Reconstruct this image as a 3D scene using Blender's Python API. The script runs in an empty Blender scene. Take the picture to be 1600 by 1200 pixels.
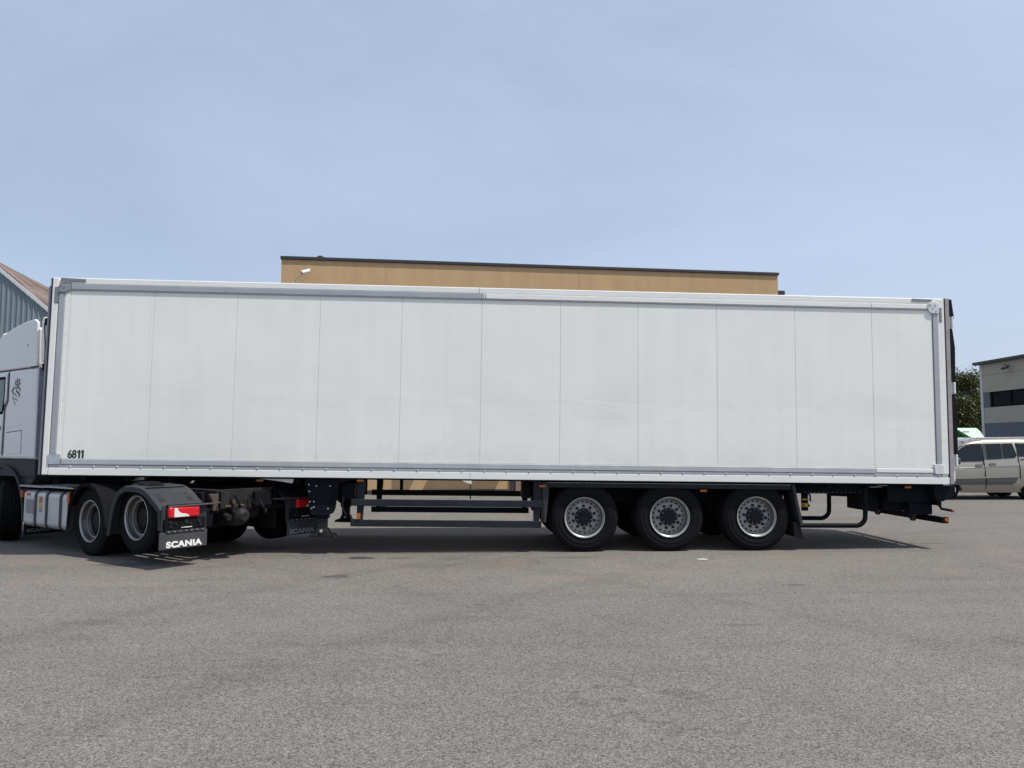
import bpy, bmesh, math, random
from mathutils import Vector, Matrix
random.seed(7)
sc = bpy.context.scene
C = sc.collection
R = math.radians
PI = math.pi

# ---------------------------------------------------------------- camera
CAM = Vector((6.146, -11.522, 1.61)); YAW = R(3.222); PITCH = R(4.485)
cam_d = bpy.data.cameras.new('camera'); cam = bpy.data.objects.new('camera', cam_d); C.objects.link(cam)
cam_d.sensor_width = 36.0; cam_d.lens = 36.0 * 1204.1 / 1600.0; cam_d.clip_end = 3000; cam_d.clip_start = 0.05
cam.location = CAM; cam.rotation_euler = (PI / 2 + PITCH, 0, -YAW)
sc.camera = cam
sc.render.resolution_x = 1024; sc.render.resolution_y = 768

# ---------------------------------------------------------------- light
SUN_DIR = Vector((0.53, -0.27, 1.0)).normalized()      # towards the sun
sun_d = bpy.data.lights.new('sun', 'SUN'); sun_d.energy = 4.5; sun_d.angle = R(0.55); sun_d.color = (1.0, 0.95, 0.87)
sun = bpy.data.objects.new('sun', sun_d); C.objects.link(sun)
sun.rotation_euler = (-SUN_DIR).to_track_quat('-Z', 'Y').to_euler(); sun.location = (20, -10, 30)
w = bpy.data.worlds.new('World'); sc.world = w; w.use_nodes = True
nt = w.node_tree; nt.nodes.clear()
def wn(t, **k):
    n = nt.nodes.new(t)
    for a, b in k.items(): setattr(n, a, b)
    return n
sky = wn('ShaderNodeTexSky', sky_type='NISHITA', sun_disc=False)
sky.sun_elevation = math.asin(SUN_DIR.z); sky.sun_rotation = math.atan2(SUN_DIR.x, SUN_DIR.y)
sky.altitude = 100; sky.air_density = 1.0; sky.dust_density = 1.8; sky.ozone_density = 1.6
tc = wn('ShaderNodeTexCoord')
mp = wn('ShaderNodeMapping'); mp.inputs['Scale'].default_value = (1.0, 1.0, 2.6); mp.inputs['Rotation'].default_value = (0.15, 0.1, 0.5)
ns = wn('ShaderNodeTexNoise'); ns.inputs['Scale'].default_value = 1.15; ns.inputs['Detail'].default_value = 6; ns.inputs['Roughness'].default_value = 0.58; ns.inputs['Distortion'].default_value = 0.5
rp = wn('ShaderNodeMapRange'); rp.inputs['From Min'].default_value = 0.3; rp.inputs['From Max'].default_value = 0.75; rp.inputs['To Min'].default_value = 0.46; rp.inputs['To Max'].default_value = 0.78
mx = wn('ShaderNodeMix', data_type='RGBA'); mx.inputs['B'].default_value = (5.25, 6.15, 7.75, 1)
bg = wn('ShaderNodeBackground'); bg.inputs['Strength'].default_value = 0.122
ow = wn('ShaderNodeOutputWorld')
L = nt.links.new
L(tc.outputs['Generated'], mp.inputs['Vector']); L(mp.outputs[0], ns.inputs['Vector']); L(ns.outputs['Fac'], rp.inputs['Value'])
L(rp.outputs[0], mx.inputs['Factor']); L(sky.outputs[0], mx.inputs['A']); L(mx.outputs['Result'], bg.inputs['Color']); L(bg.outputs[0], ow.inputs['Surface'])
sc.view_settings.view_transform = 'Standard'; sc.view_settings.look = 'None'; sc.view_settings.gamma = 1.0
sc.view_settings.exposure = 0.0; sc.view_settings.use_curve_mapping = False

# ---------------------------------------------------------------- materials
class NT:
    def __init__(s, name):
        s.m = bpy.data.materials.new(name); s.m.use_nodes = True; s.t = s.m.node_tree; s.n = s.t.nodes
        s.b = s.n['Principled BSDF']; s.o = s.n.new('ShaderNodeTexCoord').outputs['Object']
    def node(s, t, **k):
        n = s.n.new(t)
        for a, b in k.items(): setattr(n, a, b)
        return n
    def l(s, a, b): s.t.links.new(a, b)
    def noise(s, scale, detail=4, rough=.55, vec=None, stretch=None, dist=0):
        n = s.node('ShaderNodeTexNoise'); n.inputs['Scale'].default_value = scale; n.inputs['Detail'].default_value = detail
        n.inputs['Roughness'].default_value = rough; n.inputs['Distortion'].default_value = dist
        v = vec or s.o
        if stretch:
            m = s.node('ShaderNodeMapping'); m.inputs['Scale'].default_value = stretch; s.l(v, m.inputs['Vector']); v = m.outputs[0]
        s.l(v, n.inputs['Vector']); return n.outputs['Fac']
    def rng(s, f, a, b, c=0., d=1.):
        n = s.node('ShaderNodeMapRange'); n.inputs['From Min'].default_value = a; n.inputs['From Max'].default_value = b
        n.inputs['To Min'].default_value = c; n.inputs['To Max'].default_value = d; s.l(f, n.inputs['Value']); return n.outputs[0]
    def math(s, op, a, b=None):
        n = s.node('ShaderNodeMath', operation=op)
        for i, v in enumerate((a, b)):
            if v is None: continue
            if isinstance(v, (int, float)): n.inputs[i].default_value = v
            else: s.l(v, n.inputs[i])
        return n.outputs[0]
    def mix(s, f, a, b, mode='MIX'):
        n = s.node('ShaderNodeMix', data_type='RGBA', blend_type=mode)
        for k, v in (('Factor', f), ('A', a), ('B', b)):
            if isinstance(v, (int, float)): n.inputs[k].default_value = v
            elif isinstance(v, tuple): n.inputs[k].default_value = (*v[:3], 1)
            else: s.l(v, n.inputs[k])
        return n.outputs['Result']
    def grey(s, f):
        n = s.node('ShaderNodeCombineColor')
        for i in range(3): s.l(f, n.inputs[i])
        return n.outputs[0]
    def bump(s, f, strength, dist=.01):
        n = s.node('ShaderNodeBump'); n.inputs['Strength'].default_value = strength; n.inputs['Distance'].default_value = dist
        s.l(f, n.inputs['Height']); s.l(n.outputs[0], s.b.inputs['Normal'])
    def xyz(s):
        n = s.node('ShaderNodeSeparateXYZ'); s.l(s.o, n.inputs[0]); return n.outputs
    def done(s, col=None, rough=.5, metal=0., spec=.5):
        if col is not None:
            if isinstance(col, tuple): s.b.inputs['Base Color'].default_value = (*col, 1)
            else: s.l(col, s.b.inputs['Base Color'])
        if isinstance(rough, (int, float)): s.b.inputs['Roughness'].default_value = rough
        else: s.l(rough, s.b.inputs['Roughness'])
        s.b.inputs['Metallic'].default_value = metal
        s.b.inputs['Specular IOR Level'].default_value = spec
        return s.m
def plain(name, col, rough=.5, metal=0., var=.12, scale=6., bump=0., bscale=60., dust=None, dustamt=.25, spec=.5):
    """surface colour with uneven wear, optional dust film and fine relief"""
    s = NT(name)
    f = s.noise(scale, 6, .6)
    c = s.mix(1.0, col, s.grey(s.rng(f, .3, .7, 1 - var, 1 + var)), 'MULTIPLY')
    if dust: c = s.mix(s.rng(s.noise(scale * .45, 8, .65), .42, .75, 0, dustamt), c, dust)
    if bump: s.bump(s.noise(bscale, 3), bump, .004)
    return s.done(c, s.rng(f, .3, .7, max(.03, rough - .07), min(1, rough + .07)), metal, spec)
M = {}
def mats():
    M['plate'] = plain('grey aluminium rail', (.40, .41, .435), .45, .35, .08, 3)
    M['platelt'] = plain('pale aluminium rail', (.47, .485, .50), .42, .3, .08, 3)
    M['joint'] = plain('grey joint sealant', (.50, .505, .50), .7, 0, .15, 8)
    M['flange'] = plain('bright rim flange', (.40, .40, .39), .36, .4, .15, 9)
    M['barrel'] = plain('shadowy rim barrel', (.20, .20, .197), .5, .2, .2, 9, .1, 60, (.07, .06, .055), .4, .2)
    M['platedk'] = plain('dull aluminium plate', (.25, .255, .27), .5, .5, .16, 14)
    M['castwhite'] = plain('white cast corner', (.62, .63, .63), .5, 0, .14, 18, .25, 40)
    M['castgrey'] = plain('grey cast corner', (.30, .31, .34), .5, .35, .14, 18, .25, 40)
    M['galv'] = plain('galvanised plate', (.52, .56, .58), .35, .6, .22, 30)
    M['edgegrey'] = plain('grey edge profile', (.30, .30, .34), .5, .2, .12, 9)
    M['frame'] = plain('blue black chassis paint', (.008, .0095, .014), .5, 0, .3, 5, .15, 80, (.020, .020, .021), .25, .05)
    M['guard'] = plain('dark slate side guard', (.018, .022, .028), .5, 0, .2, 3, .1, 60, (.04, .04, .042), .3, .15)
    M['tyre'] = plain('tyre rubber', (.0075, .0078, .0095), .75, 0, .25, 8, .25, 120, (.018, .017, .017), .3, .10)
    M['rim'] = plain('silver painted rim', (.37, .37, .36), .45, .1, .14, 9, .1, 60, (.17, .155, .14), .45, .3)
    M['rimdull'] = plain('weathered steel rim', (.11, .11, .11), .36, .5, .25, 12, .1, 60, (.04, .036, .03), .5, .3)
    M['hub'] = plain('dark greasy hub', (.008, .0085, .012), .55, .0, .3, 20, .2, 60, None, 0, .2)
    M['rubber'] = plain('black rubber flap', (.010, .010, .012), .75, 0, .2, 8, .2, 50, (.03, .028, .027), .3, .1)
    M['plastic'] = plain('grey plastic fender', (.032, .034, .040), .58, 0, .18, 7, .2, 140, (.07, .067, .064), .35, .2)
    M['blackplastic'] = plain('black plastic', (.009, .0095, .011), .8, 0, .2, 9, .15, 120, None, 0, .05)
    M['flapgrey'] = plain('grey rubber flap', (.040, .042, .048), .65, 0, .15, 6, .15, 90, (.13, .12, .11), .3)
    M['amber'] = plain('amber reflector', (.40, .115, .015), .25, 0, .2, 60)
    M['redlens'] = plain('red lens', (.55, .01, .02), .14, 0, .15, 50)
    M['whitelens'] = plain('white lens', (.72, .68, .64), .15, 0, .15, 40)
    M['letter'] = plain('white lettering', (.80, .80, .78), .55, 0, .08, 30)
    M['letterdim'] = plain('dim grey lettering', (.22, .23, .25), .6, 0, .3, 60)  # greyer lettering for the front and far-side flaps
    M['letterblack'] = plain('black lettering', (.012, .013, .016), .5, 0, .1, 30)
    M['cab'] = plain('white cab paint', (.75, .735, .725), .30, 0, .04, 1.2, 0, 60, (.50, .48, .46), .12)
    M['seam'] = plain('dark gap', (.012, .012, .014), .7)
    M['cabgrey'] = plain('cab panel shade grey', (.30, .305, .32), .5, 0, .1, 5)
    M['tank'] = plain('aluminium tank', (.55, .56, .57), .38, .45, .08, 5, .05, 40, (.32, .30, .28), .25)
    M['strap'] = plain('tank strap', (.035, .036, .04), .6, 0, .2, 20)
    M['tread'] = plain('chequered step plate', (.40, .41, .42), .45, .5, .15, 14, .5, 90)
    M['rust'] = plain('rusty steel', (.075, .05, .034), .75, .1, .3, 20, .3, 60)
    M['castiron'] = plain('grimy cast iron', (.022, .022, .024), .55, .1, .25, 12, .2, 50, (.045, .038, .03), .4, .15)
    M['white'] = plain('white plastic', (.75, .75, .74), .45, 0, .06, 10)
    M['stack'] = plain('cream white stack', (.78, .77, .72), .4, 0, .06, 6)
    M['yellow'] = plain('yellow paint', (.55, .38, .03), .45, 0, .2, 30)
    M['blue'] = plain('blue hose', (.02, .05, .35), .45, 0, .2, 30)
    M['redp'] = plain('red paint', (.5, .03, .02), .4, 0, .2, 30)
    M['doorside'] = plain('pinkish grey door edge', (.33, .30, .31), .5, .1, .12, 8)
    M['darkcap'] = plain('dark roof flashing', (.035, .033, .037), .5, .1, .2, 3)
    M['cladgrey'] = plain('beige facade panel', (.36, .325, .27), .7, 0, .07, .8, .05, 30)
    M['slate'] = plain('slate blue facade panel', (.095, .108, .135), .65, 0, .08, .8)
    M['trim'] = plain('pale facade trim', (.50, .50, .48), .6, 0, .06, 2)
    M['metalclad'] = plain('blue grey steel cladding', (.17, .215, .24), .48, .15, .10, .7, 0, 60, (.24, .27, .28), .3)
    M['bargeboard'] = plain('pale verge trim', (.55, .57, .58), .5, 0, .06, 3)
    M['soffit'] = plain('red brown soffit', (.13, .085, .072), .85, 0, .3, 1.2, 0, 60, (.30, .27, .255), .9, .1)
    M['roofdark'] = plain('bitumen roof', (.05, .048, .046), .85, 0, .2, 2)
    M['bark'] = plain('birch bark', (.30, .28, .24), .85, 0, .4, 6, .4, 20)
    M['green'] = plain('green painted steel', (.015, .17, .035), .4, 0, .12, 3)
    M['litgreen'] = plain('sunlit green cover', (.33, .60, .38), .5, 0, .14, 5)  # sunlight on the sloping cover put into this paler green
    M['vanplastic'] = plain('grey bumper plastic', (.055, .06, .066), .55, 0, .1, 10)
    M['alloy'] = plain('alloy wheel', (.5, .5, .5), .35, .7, .1, 10)
    M['litter'] = plain('crumpled white paper', (.48, .47, .45), .8)
    M['pebble'] = plain('loose grit', (.22, .20, .18), .9, 0, .4, 50)
    M['doorbrown'] = plain('brown door leaf', (.26, .15, .11), .6, 0, .15, 6)
    # glass
    s = NT('tinted glass'); M['glass'] = s.done((.010, .013, .015), .06, 0, .4)
    s = NT('green cab glass'); M['cabglass'] = s.done((.015, .06, .055), .08, 0, .6)
    s = NT('dark window glass'); M['winglass'] = s.done(s.mix(s.rng(s.noise(1.2, 2), .4, .6), (.004, .005, .008), (.008, .010, .014)), .12, 0, .03)
    # van metallic paint
    s = NT('champagne metallic paint'); s.b.inputs['Coat Weight'].default_value = .6; s.b.inputs['Coat Roughness'].default_value = .05
    M['vanpaint'] = s.done(s.mix(s.noise(900, 1), (.30, .275, .23), (.36, .335, .285)), .36, .55)
    # trailer skin
    s = NT('white trailer panel')
    x = s.xyz()
    streak = s.noise(1.0, 5, .6, None, (5.0, 1, .22))
    cloud = s.noise(.9, 7, .6, None, None, .6)
    band = s.math('MULTIPLY', s.rng(x[2], 1.65, 1.95), s.rng(x[2], 2.75, 2.25))
    band = s.math('MULTIPLY', band, s.rng(s.noise(1.1, 6, .65, None, (.6, 1, 2.2)), .46, .66))
    low = s.math('MULTIPLY', s.rng(x[2], 1.75, 1.3), s.rng(s.noise(2.4, 6, .7), .35, .7))
    c = s.mix(1.0, (.835, .838, .785), s.grey(s.rng(streak, .3, .72, .968, 1.010)), 'MULTIPLY')
    c = s.mix(1.0, c, s.grey(s.rng(cloud, .3, .7, .955, 1.01)), 'MULTIPLY')
    c = s.mix(s.math('MULTIPLY', band, .13), c, (.42, .41, .385))
    c = s.mix(s.math('MULTIPLY', low, .12), c, (.40, .38, .35))
    runs = s.math('MULTIPLY', s.rng(s.noise(1.0, 4, .7, None, (16, 1, .12)), .56, .72), s.rng(s.noise(.8, 3), .42, .62))
    c = s.mix(s.math('MULTIPLY', runs, .13), c, (.45, .44, .41))
    spray = s.math('MULTIPLY', s.rng(x[2], 1.62, 1.29), s.rng(s.noise(5, 7, .7, None, (1, 1, .6)), .35, .65))
    c = s.mix(s.math('MULTIPLY', spray, .16), c, (.42, .40, .37))
    scuff = s.rng(s.noise(2.2, 8, .8, None, (1, 1, 3.5)), .66, .74)
    c = s.mix(s.math('MULTIPLY', scuff, .16), c, (.36, .36, .35))
    ln = s.math('SUBTRACT', x[2], s.math('ADD', s.math('MULTIPLY', x[0], -.068), 2.785))      # long scratch across three panels
    wob = s.math('MULTIPLY', s.math('SUBTRACT', s.noise(1.4, 2), .5), .03)
    ln = s.math('ABSOLUTE', s.math('ADD', ln, wob))
    sm = s.math('MULTIPLY', s.rng(ln, .012, .003), s.math('MULTIPLY', s.rng(x[0], 6.9, 7.4), s.rng(x[0], 9.3, 8.7)))
    c = s.mix(s.math('MULTIPLY', sm, .55), c, (.9, .9, .89))
    fine = s.noise(260, 2); s.bump(s.math('ADD', s.math('MULTIPLY', s.noise(1.3, 3), 1.0), s.math('MULTIPLY', fine, .02)), .2, .02)
    M['skin'] = s.done(c, s.rng(cloud, .3, .7, .34, .46), 0, .4)
    s = NT('white trailer trim')
    c = s.mix(1.0, (.80, .805, .775), s.grey(s.rng(s.noise(2.0, 6, .6, None, (.7, 1, 6)), .3, .72, .92, 1.02)), 'MULTIPLY')
    M['trimwhite'] = s.done(c, .42, 0, .4)
    # ochre render
    s = NT('ochre plaster wall')
    c = s.mix(s.rng(s.noise(.35, 6, .6), .35, .7), (.47, .315, .17), (.52, .355, .20))
    c = s.mix(1.0, c, s.grey(s.rng(s.noise(1.0, 6, .6, None, (2.2, 2.2, .25)), .3, .72, .90, 1.05)), 'MULTIPLY')
    s.bump(s.noise(70, 4), .3, .006)
    M['ochre'] = s.done(c, .88, 0, .25)
    # asphalt
    s = NT('weathered asphalt')
    x = s.xyz()
    big = s.noise(.16, 7, .6, None, None, .4)
    mid = s.noise(1.1, 6, .62)
    sweep = s.noise(.55, 5, .6, None, (.35, 2.6, 1), 1.2)
    v = s.node('ShaderNodeTexVoronoi', feature='F1'); v.inputs['Scale'].default_value = 165; s.l(s.o, v.inputs['Vector'])
    v2 = s.node('ShaderNodeTexVoronoi', feature='F1'); v2.inputs['Scale'].default_value = 90; s.l(s.o, v2.inputs['Vector'])
    sep = s.node('ShaderNodeSeparateColor'); s.l(v.outputs['Color'], sep.inputs[0])
    sep2 = s.node('ShaderNodeSeparateColor'); s.l(v2.outputs['Color'], sep2.inputs[0])
    v3 = s.node('ShaderNodeTexVoronoi', feature='F1'); v3.inputs['Scale'].default_value = 48; s.l(s.o, v3.inputs['Vector'])
    sep3 = s.node('ShaderNodeSeparateColor'); s.l(v3.outputs['Color'], sep3.inputs[0])
    speck = s.math('ADD', s.math('ADD', s.math('MULTIPLY', sep.outputs[0], .48), s.math('MULTIPLY', sep2.outputs[0], .42)), s.math('MULTIPLY', sep3.outputs[0], .10))
    fine = s.noise(240, 3, .7)
    tone = s.math('MULTIPLY', s.rng(speck, .1, .9, .32, 1.68), s.rng(fine, .3, .7, .82, 1.18))
    tone = s.math('MULTIPLY', tone, s.rng(v.outputs['Distance'], .25, .75, 1.10, .72))
    tone = s.math('MULTIPLY', tone, s.rng(big, .3, .7, .92, 1.06))
    tone = s.math('MULTIPLY', tone, s.rng(mid, .3, .72, .94, 1.05))
    tone = s.math('MULTIPLY', tone, s.rng(sweep, .3, .72, .93, 1.04))
    def trace(scale, stretch, rot, width, depth):      # hairline cracks and scuffs: thin ridges of a slow noise
        m = s.node('ShaderNodeMapping'); m.inputs['Scale'].default_value = stretch; m.inputs['Rotation'].default_value = (0, 0, rot); s.l(s.o, m.inputs['Vector'])
        r_ = s.math('ABSOLUTE', s.math('SUBTRACT', s.noise(scale, 5, .5, m.outputs[0]), .5))
        gate = s.rng(s.noise(.45, 3), .50, .60)
        return s.math('SUBTRACT', 1.0, s.math('MULTIPLY', s.math('MULTIPLY', s.rng(r_, width, 0.), gate), depth))
    tone = s.math('MULTIPLY', tone, trace(.30, (1, 1, 1), 0, .005, .22))
    tone = s.math('MULTIPLY', tone, trace(.5, (.22, 2.2, 1), .35, .02, .10))
    tone = s.math('MULTIPLY', tone, trace(.5, (.2, 1.7, 1), -.2, .03, .07))
    for cx_, cy_, rr, wd, dp in ((23.3, -18.4, 25.0, .16, .11), (23.3, -18.4, 24.55, .09, .06), (23.3, -18.4, 22.5, .15, .09), (-6, -14, 16, .13, .06), (-6, -14, 18.1, .14, .07), (9, 30, 33.2, .10, .06), (9, 30, 35.3, .10, .06)):   # worn tyre tracks
        dx = s.math('SUBTRACT', x[0], cx_); dy = s.math('SUBTRACT', x[1], cy_)
        d = s.math('ABSOLUTE', s.math('SUBTRACT', s.math('SQRT', s.math('ADD', s.math('MULTIPLY', dx, dx), s.math('MULTIPLY', dy, dy))), rr))
        d = s.math('ADD', d, s.math('MULTIPLY', s.math('SUBTRACT', s.noise(2.5, 5, .65), .5), .35))
        tone = s.math('MULTIPLY', tone, s.rng(d, wd * .3, wd * 1.6, 1 - dp, 1.0))
    c = s.mix(s.rng(s.noise(.5, 5, .6), .4, .65), (.184, .173, .159), (.181, .168, .151))
    c = s.mix(1.0, c, s.grey(tone), 'MULTIPLY')
    pink = s.math('MULTIPLY', s.rng(s.noise(1.3, 5, .6), .52, .68), s.math('MULTIPLY', s.rng(x[1], -3.2, -1.5), s.rng(x[1], 9., 5.)))
    c = s.mix(s.math('MULTIPLY', pink, .30), c, (.26, .165, .13))
    def spot(px, py, rx, ry, col, amt, cc):
        wob = s.noise(9, 8, .75)
        dx = s.math('DIVIDE', s.math('SUBTRACT', x[0], px), rx); dy = s.math('DIVIDE', s.math('SUBTRACT', x[1], py), ry)
        d = s.math('SQRT', s.math('ADD', s.math('MULTIPLY', dx, dx), s.math('MULTIPLY', dy, dy)))
        d = s.math('ADD', d, s.math('MULTIPLY', s.math('SUBTRACT', wob, .5), 2.6))
        return s.mix(s.math('MULTIPLY', s.rng(d, 1.1, .7), amt), cc, col)
    for sp in SPOTS: c = spot(*sp, c)
    s.bump(s.math('ADD', s.math('MULTIPLY', v.outputs['Distance'], -1.0), s.math('MULTIPLY', fine, .7)), .6, .003)
    M['asphalt'] = s.done(c, .92, 0, .25)
    # leaves
    s = NT('leaf'); oi = s.node('ShaderNodeObjectInfo'); g = s.noise(.9, 3)
    c = s.mix(s.rng(g, .35, .65), (.060, .068, .024), (.125, .132, .050)); s.b.inputs['Transmission Weight'].default_value = 0
    M['leaf'] = s.done(c, .6, 0, .3)
SPOTS = [(4.55, -1.82, .17, .13, (.06, .055, .05), .75), (4.62, -.30, .22, .14, (.03, .028, .027), .85), (5.2, -.33, .25, .05, (.05, .045, .045), .7),
         (5.6, -1.05, .38, .22, (.12, .11, .105), .5), (1.6, -.75, .5, .16, (.05, .05, .05), .6), (7.3, -2.1, .7, .25, (.22, .165, .12), .22),
         (9.9, -2.7, .18, .06, (.08, .075, .07), .7), (10.8, -.55, .4, .18, (.22, .17, .09), .4), (7.7, -.4, .4, .06, (.08, .07, .065), .6),
         (13.6, .8, .35, .07, (.07, .065, .06), .6), (8.6, -4.6, .25, .05, (.1, .095, .09), .6), (2.2, -5.2, .5, .1, (.12, .11, .1), .5), (4.0, 2.0, 1.5, .5, (.09, .085, .08), .5)]
mats()

# ---------------------------------------------------------------- mesh helpers
class MB:
    def __init__(s): s.v = []; s.f = []
    def add(s, vs, fs):
        o = len(s.v); s.v += [tuple(p) for p in vs]; s.f += [tuple(i + o for i in f) for f in fs]; return s
    def box(s, x0, x1, y0, y1, z0, z1):
        return s.add([(x0, y0, z0), (x1, y0, z0), (x1, y1, z0), (x0, y1, z0), (x0, y0, z1), (x1, y0, z1), (x1, y1, z1), (x0, y1, z1)],
                     [(0, 3, 2, 1), (4, 5, 6, 7), (0, 1, 5, 4), (1, 2, 6, 5), (2, 3, 7, 6), (3, 0, 4, 7)])
    def prism(s, poly, a0, a1, axis='y'):
        """polygon in the plane across the axis, pushed from a0 to a1"""
        def P(u, w_, a): return {'y': (u, a, w_), 'x': (a, u, w_), 'z': (u, w_, a)}[axis]
        n = len(poly); vs = [P(u, w_, a0) for u, w_ in poly] + [P(u, w_, a1) for u, w_ in poly]
        return s.add(vs, [tuple(range(n)), tuple(range(2 * n - 1, n - 1, -1))] + [(i, (i + 1) % n, (i + 1) % n + n, i + n) for i in range(n)])
    def lathe(s, prof, cx, cy, cz, seg=48, axis='y', skip=None):
        """prof: (axial, radius)"""
        n = len(prof); vs = []; fs = []
        for k in range(seg):
            a = 2 * PI * k / seg; ca, sa = math.cos(a), math.sin(a)
            for t, r in prof:
                vs.append({'y': (cx + r * ca, cy + t, cz + r * sa), 'x': (cx + t, cy + r * ca, cz + r * sa), 'z': (cx + r * ca, cy + r * sa, cz + t)}[axis])
        for k in range(seg):
            k2 = (k + 1) % seg
            for i in range(n - 1):
                if skip and skip(k, i): continue
                fs.append((k * n + i, k * n + i + 1, k2 * n + i + 1, k2 * n + i))
        return s.add(vs, fs)
    def tube(s, pts, r, seg=10, cap=True):
        pts = [Vector(p) for p in pts]; n = len(pts); vs = []; fs = []
        up = None
        for i, p in enumerate(pts):
            d = (pts[min(i + 1, n - 1)] - pts[max(i - 1, 0)]).normalized()
            if up is None: up = d.orthogonal().normalized()
            up = (up - d * up.dot(d)).normalized(); q = d.cross(up)
            rr = r[i] if isinstance(r, (list, tuple)) else r
            for k in range(seg):
                a = 2 * PI * k / seg; vs.append(p + up * (rr * math.cos(a)) + q * (rr * math.sin(a)))
        for i in range(n - 1):
            for k in range(seg):
                k2 = (k + 1) % seg; fs.append((i * seg + k, i * seg + k2, (i + 1) * seg + k2, (i + 1) * seg + k))
        if cap: fs += [tuple(range(seg - 1, -1, -1)), tuple((n - 1) * seg + k for k in range(seg))]
        return s.add(vs, fs)
    def band(s, path, y0, y1, th, lip=0.):
        """path in x-z swept across y with a thickness (curved fenders); lip = inward rim at y1"""
        n = len(path); P2 = [Vector(p) for p in path]; inn = []
        for i, p in enumerate(P2):
            d = (P2[min(i + 1, n - 1)] - P2[max(i - 1, 0)]).normalized(); inn.append(Vector((-d.y, d.x)))
        secs = []
        for p, nn in zip(P2, inn):
            q = p + nn * th; ql = p + nn * (th + lip)
            sec = [(p.x, y0, p.y), (p.x, y1 - .03, p.y), (p.x + nn.x * .012, y1, p.y + nn.y * .012), (ql.x, y1, ql.y), (ql.x, y1 - .02, ql.y), (q.x, y1 - .02, q.y), (q.x, y0, q.y)]
            secs.append(sec)
        m = len(secs[0]); vs = [v for sct in secs for v in sct]; fs = []
        for i in range(n - 1):
            for k in range(m): fs.append((i * m + k, i * m + (k + 1) % m, (i + 1) * m + (k + 1) % m, (i + 1) * m + k))
        fs += [tuple(range(m)), tuple((n - 1) * m + k for k in range(m - 1, -1, -1))]
        return s.add(vs, fs)
def soft(path, n=2):
    for _ in range(n):
        q = [path[0]]
        for a, b in zip(path, path[1:]): q += [(.75 * a[0] + .25 * b[0], .75 * a[1] + .25 * b[1]), (.25 * a[0] + .75 * b[0], .25 * a[1] + .75 * b[1])]
        path = q + [path[-1]]
    return path
def fix(me):
    bm = bmesh.new(); bm.from_mesh(me); bmesh.ops.recalc_face_normals(bm, faces=bm.faces); bm.to_mesh(me); bm.free()
def obj(name, mb, mat, parent=None, bevel=0., smooth=False, kind=None, label=None, seg=2, fixn=True):
    me = mb if isinstance(mb, bpy.types.Mesh) else bpy.data.meshes.new(name)
    if not isinstance(mb, bpy.types.Mesh):
        me.from_pydata(mb.v, [], mb.f)
        if fixn: fix(me)
    me.materials.clear(); me.materials.append(M[mat])
    o = bpy.data.objects.new(name, me); C.objects.link(o)
    if parent: o.parent = parent
    if smooth:
        for p in me.polygons: p.use_smooth = True
        me.set_sharp_from_angle(angle=R(38))
    if bevel:
        b = o.modifiers.new('bevel', 'BEVEL'); b.width = bevel; b.segments = seg; b.limit_method = 'ANGLE'; b.angle_limit = R(40)
    if kind: o['kind'] = kind
    if label: o['label'] = label
    return o
def bx(name, x0, x1, y0, y1, z0, z1, mat, parent=None, bevel=.004, **k): return obj(name, MB().box(x0, x1, y0, y1, z0, z1), mat, parent, bevel, **k)
def thing(name, label, cat, loc=(0, 0, 0), rot=(0, 0, 0), group=None):
    o = bpy.data.objects.new(name, None); C.objects.link(o); o.location = loc; o.rotation_euler = rot
    o['label'] = label; o['category'] = cat; o.empty_display_size = .3
    if group: o['group'] = group
    return o
def tag(o, label, cat, group=None):
    o['label'] = label; o['category'] = cat
    if group: o['group'] = group
    return o
def letters(name, body, h, depth, mat, parent, mtx, sx=1., bold=.0, sp=1., **k):
    """flat lettering, lower left corner at the origin of mtx, letter height h"""
    cu = bpy.data.curves.new('t', 'FONT'); cu.body = body; cu.size = 1.0; cu.extrude = .5; cu.offset = bold; cu.space_character = sp + bold * 1.6
    ob = bpy.data.objects.new('t', cu); C.objects.link(ob)
    me = bpy.data.meshes.new_from_object(ob.evaluated_get(bpy.context.evaluated_depsgraph_get()))
    bpy.data.objects.remove(ob); bpy.data.curves.remove(cu)
    xs = [v.co.x for v in me.vertices]; ys = [v.co.y for v in me.vertices]
    x0, y0, hh = min(xs), min(ys), max(ys) - min(ys)
    for v in me.vertices: v.co = mtx @ Vector(((v.co.x - x0) / hh * h * sx, (v.co.y - y0) / hh * h, v.co.z * depth))
    me.name = name
    return obj(name, me, mat, parent, **k)
def frame_mtx(o, ex, ey):
    ex = Vector(ex).normalized(); ey = Vector(ey).normalized(); ez = ex.cross(ey)
    m = Matrix((ex, ey, ez)).transposed().to_4x4(); m.translation = Vector(o); return m

# ================================================================= SETTING
gm = MB(); N = 60
# ground sheet: fine near the camera, reaching far beyond the buildings
me = bpy.data.meshes.new('ground')
xs = [-900, -300, -100] + [-40 + 2.5 * i for i in range(41)] + [120, 300, 900]
ys = [-300, -60] + [-20 + 2.5 * i for i in range(33)] + [90, 160, 400, 1200]
vs = [(x, y, 0) for y in ys for x in xs]; nx = len(xs)
me.from_pydata(vs, [], [(j * nx + i, j * nx + i + 1, (j + 1) * nx + i + 1, (j + 1) * nx + i) for j in range(len(ys) - 1) for i in range(nx - 1)])
g = obj('ground', me, 'asphalt', kind='structure')

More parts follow.
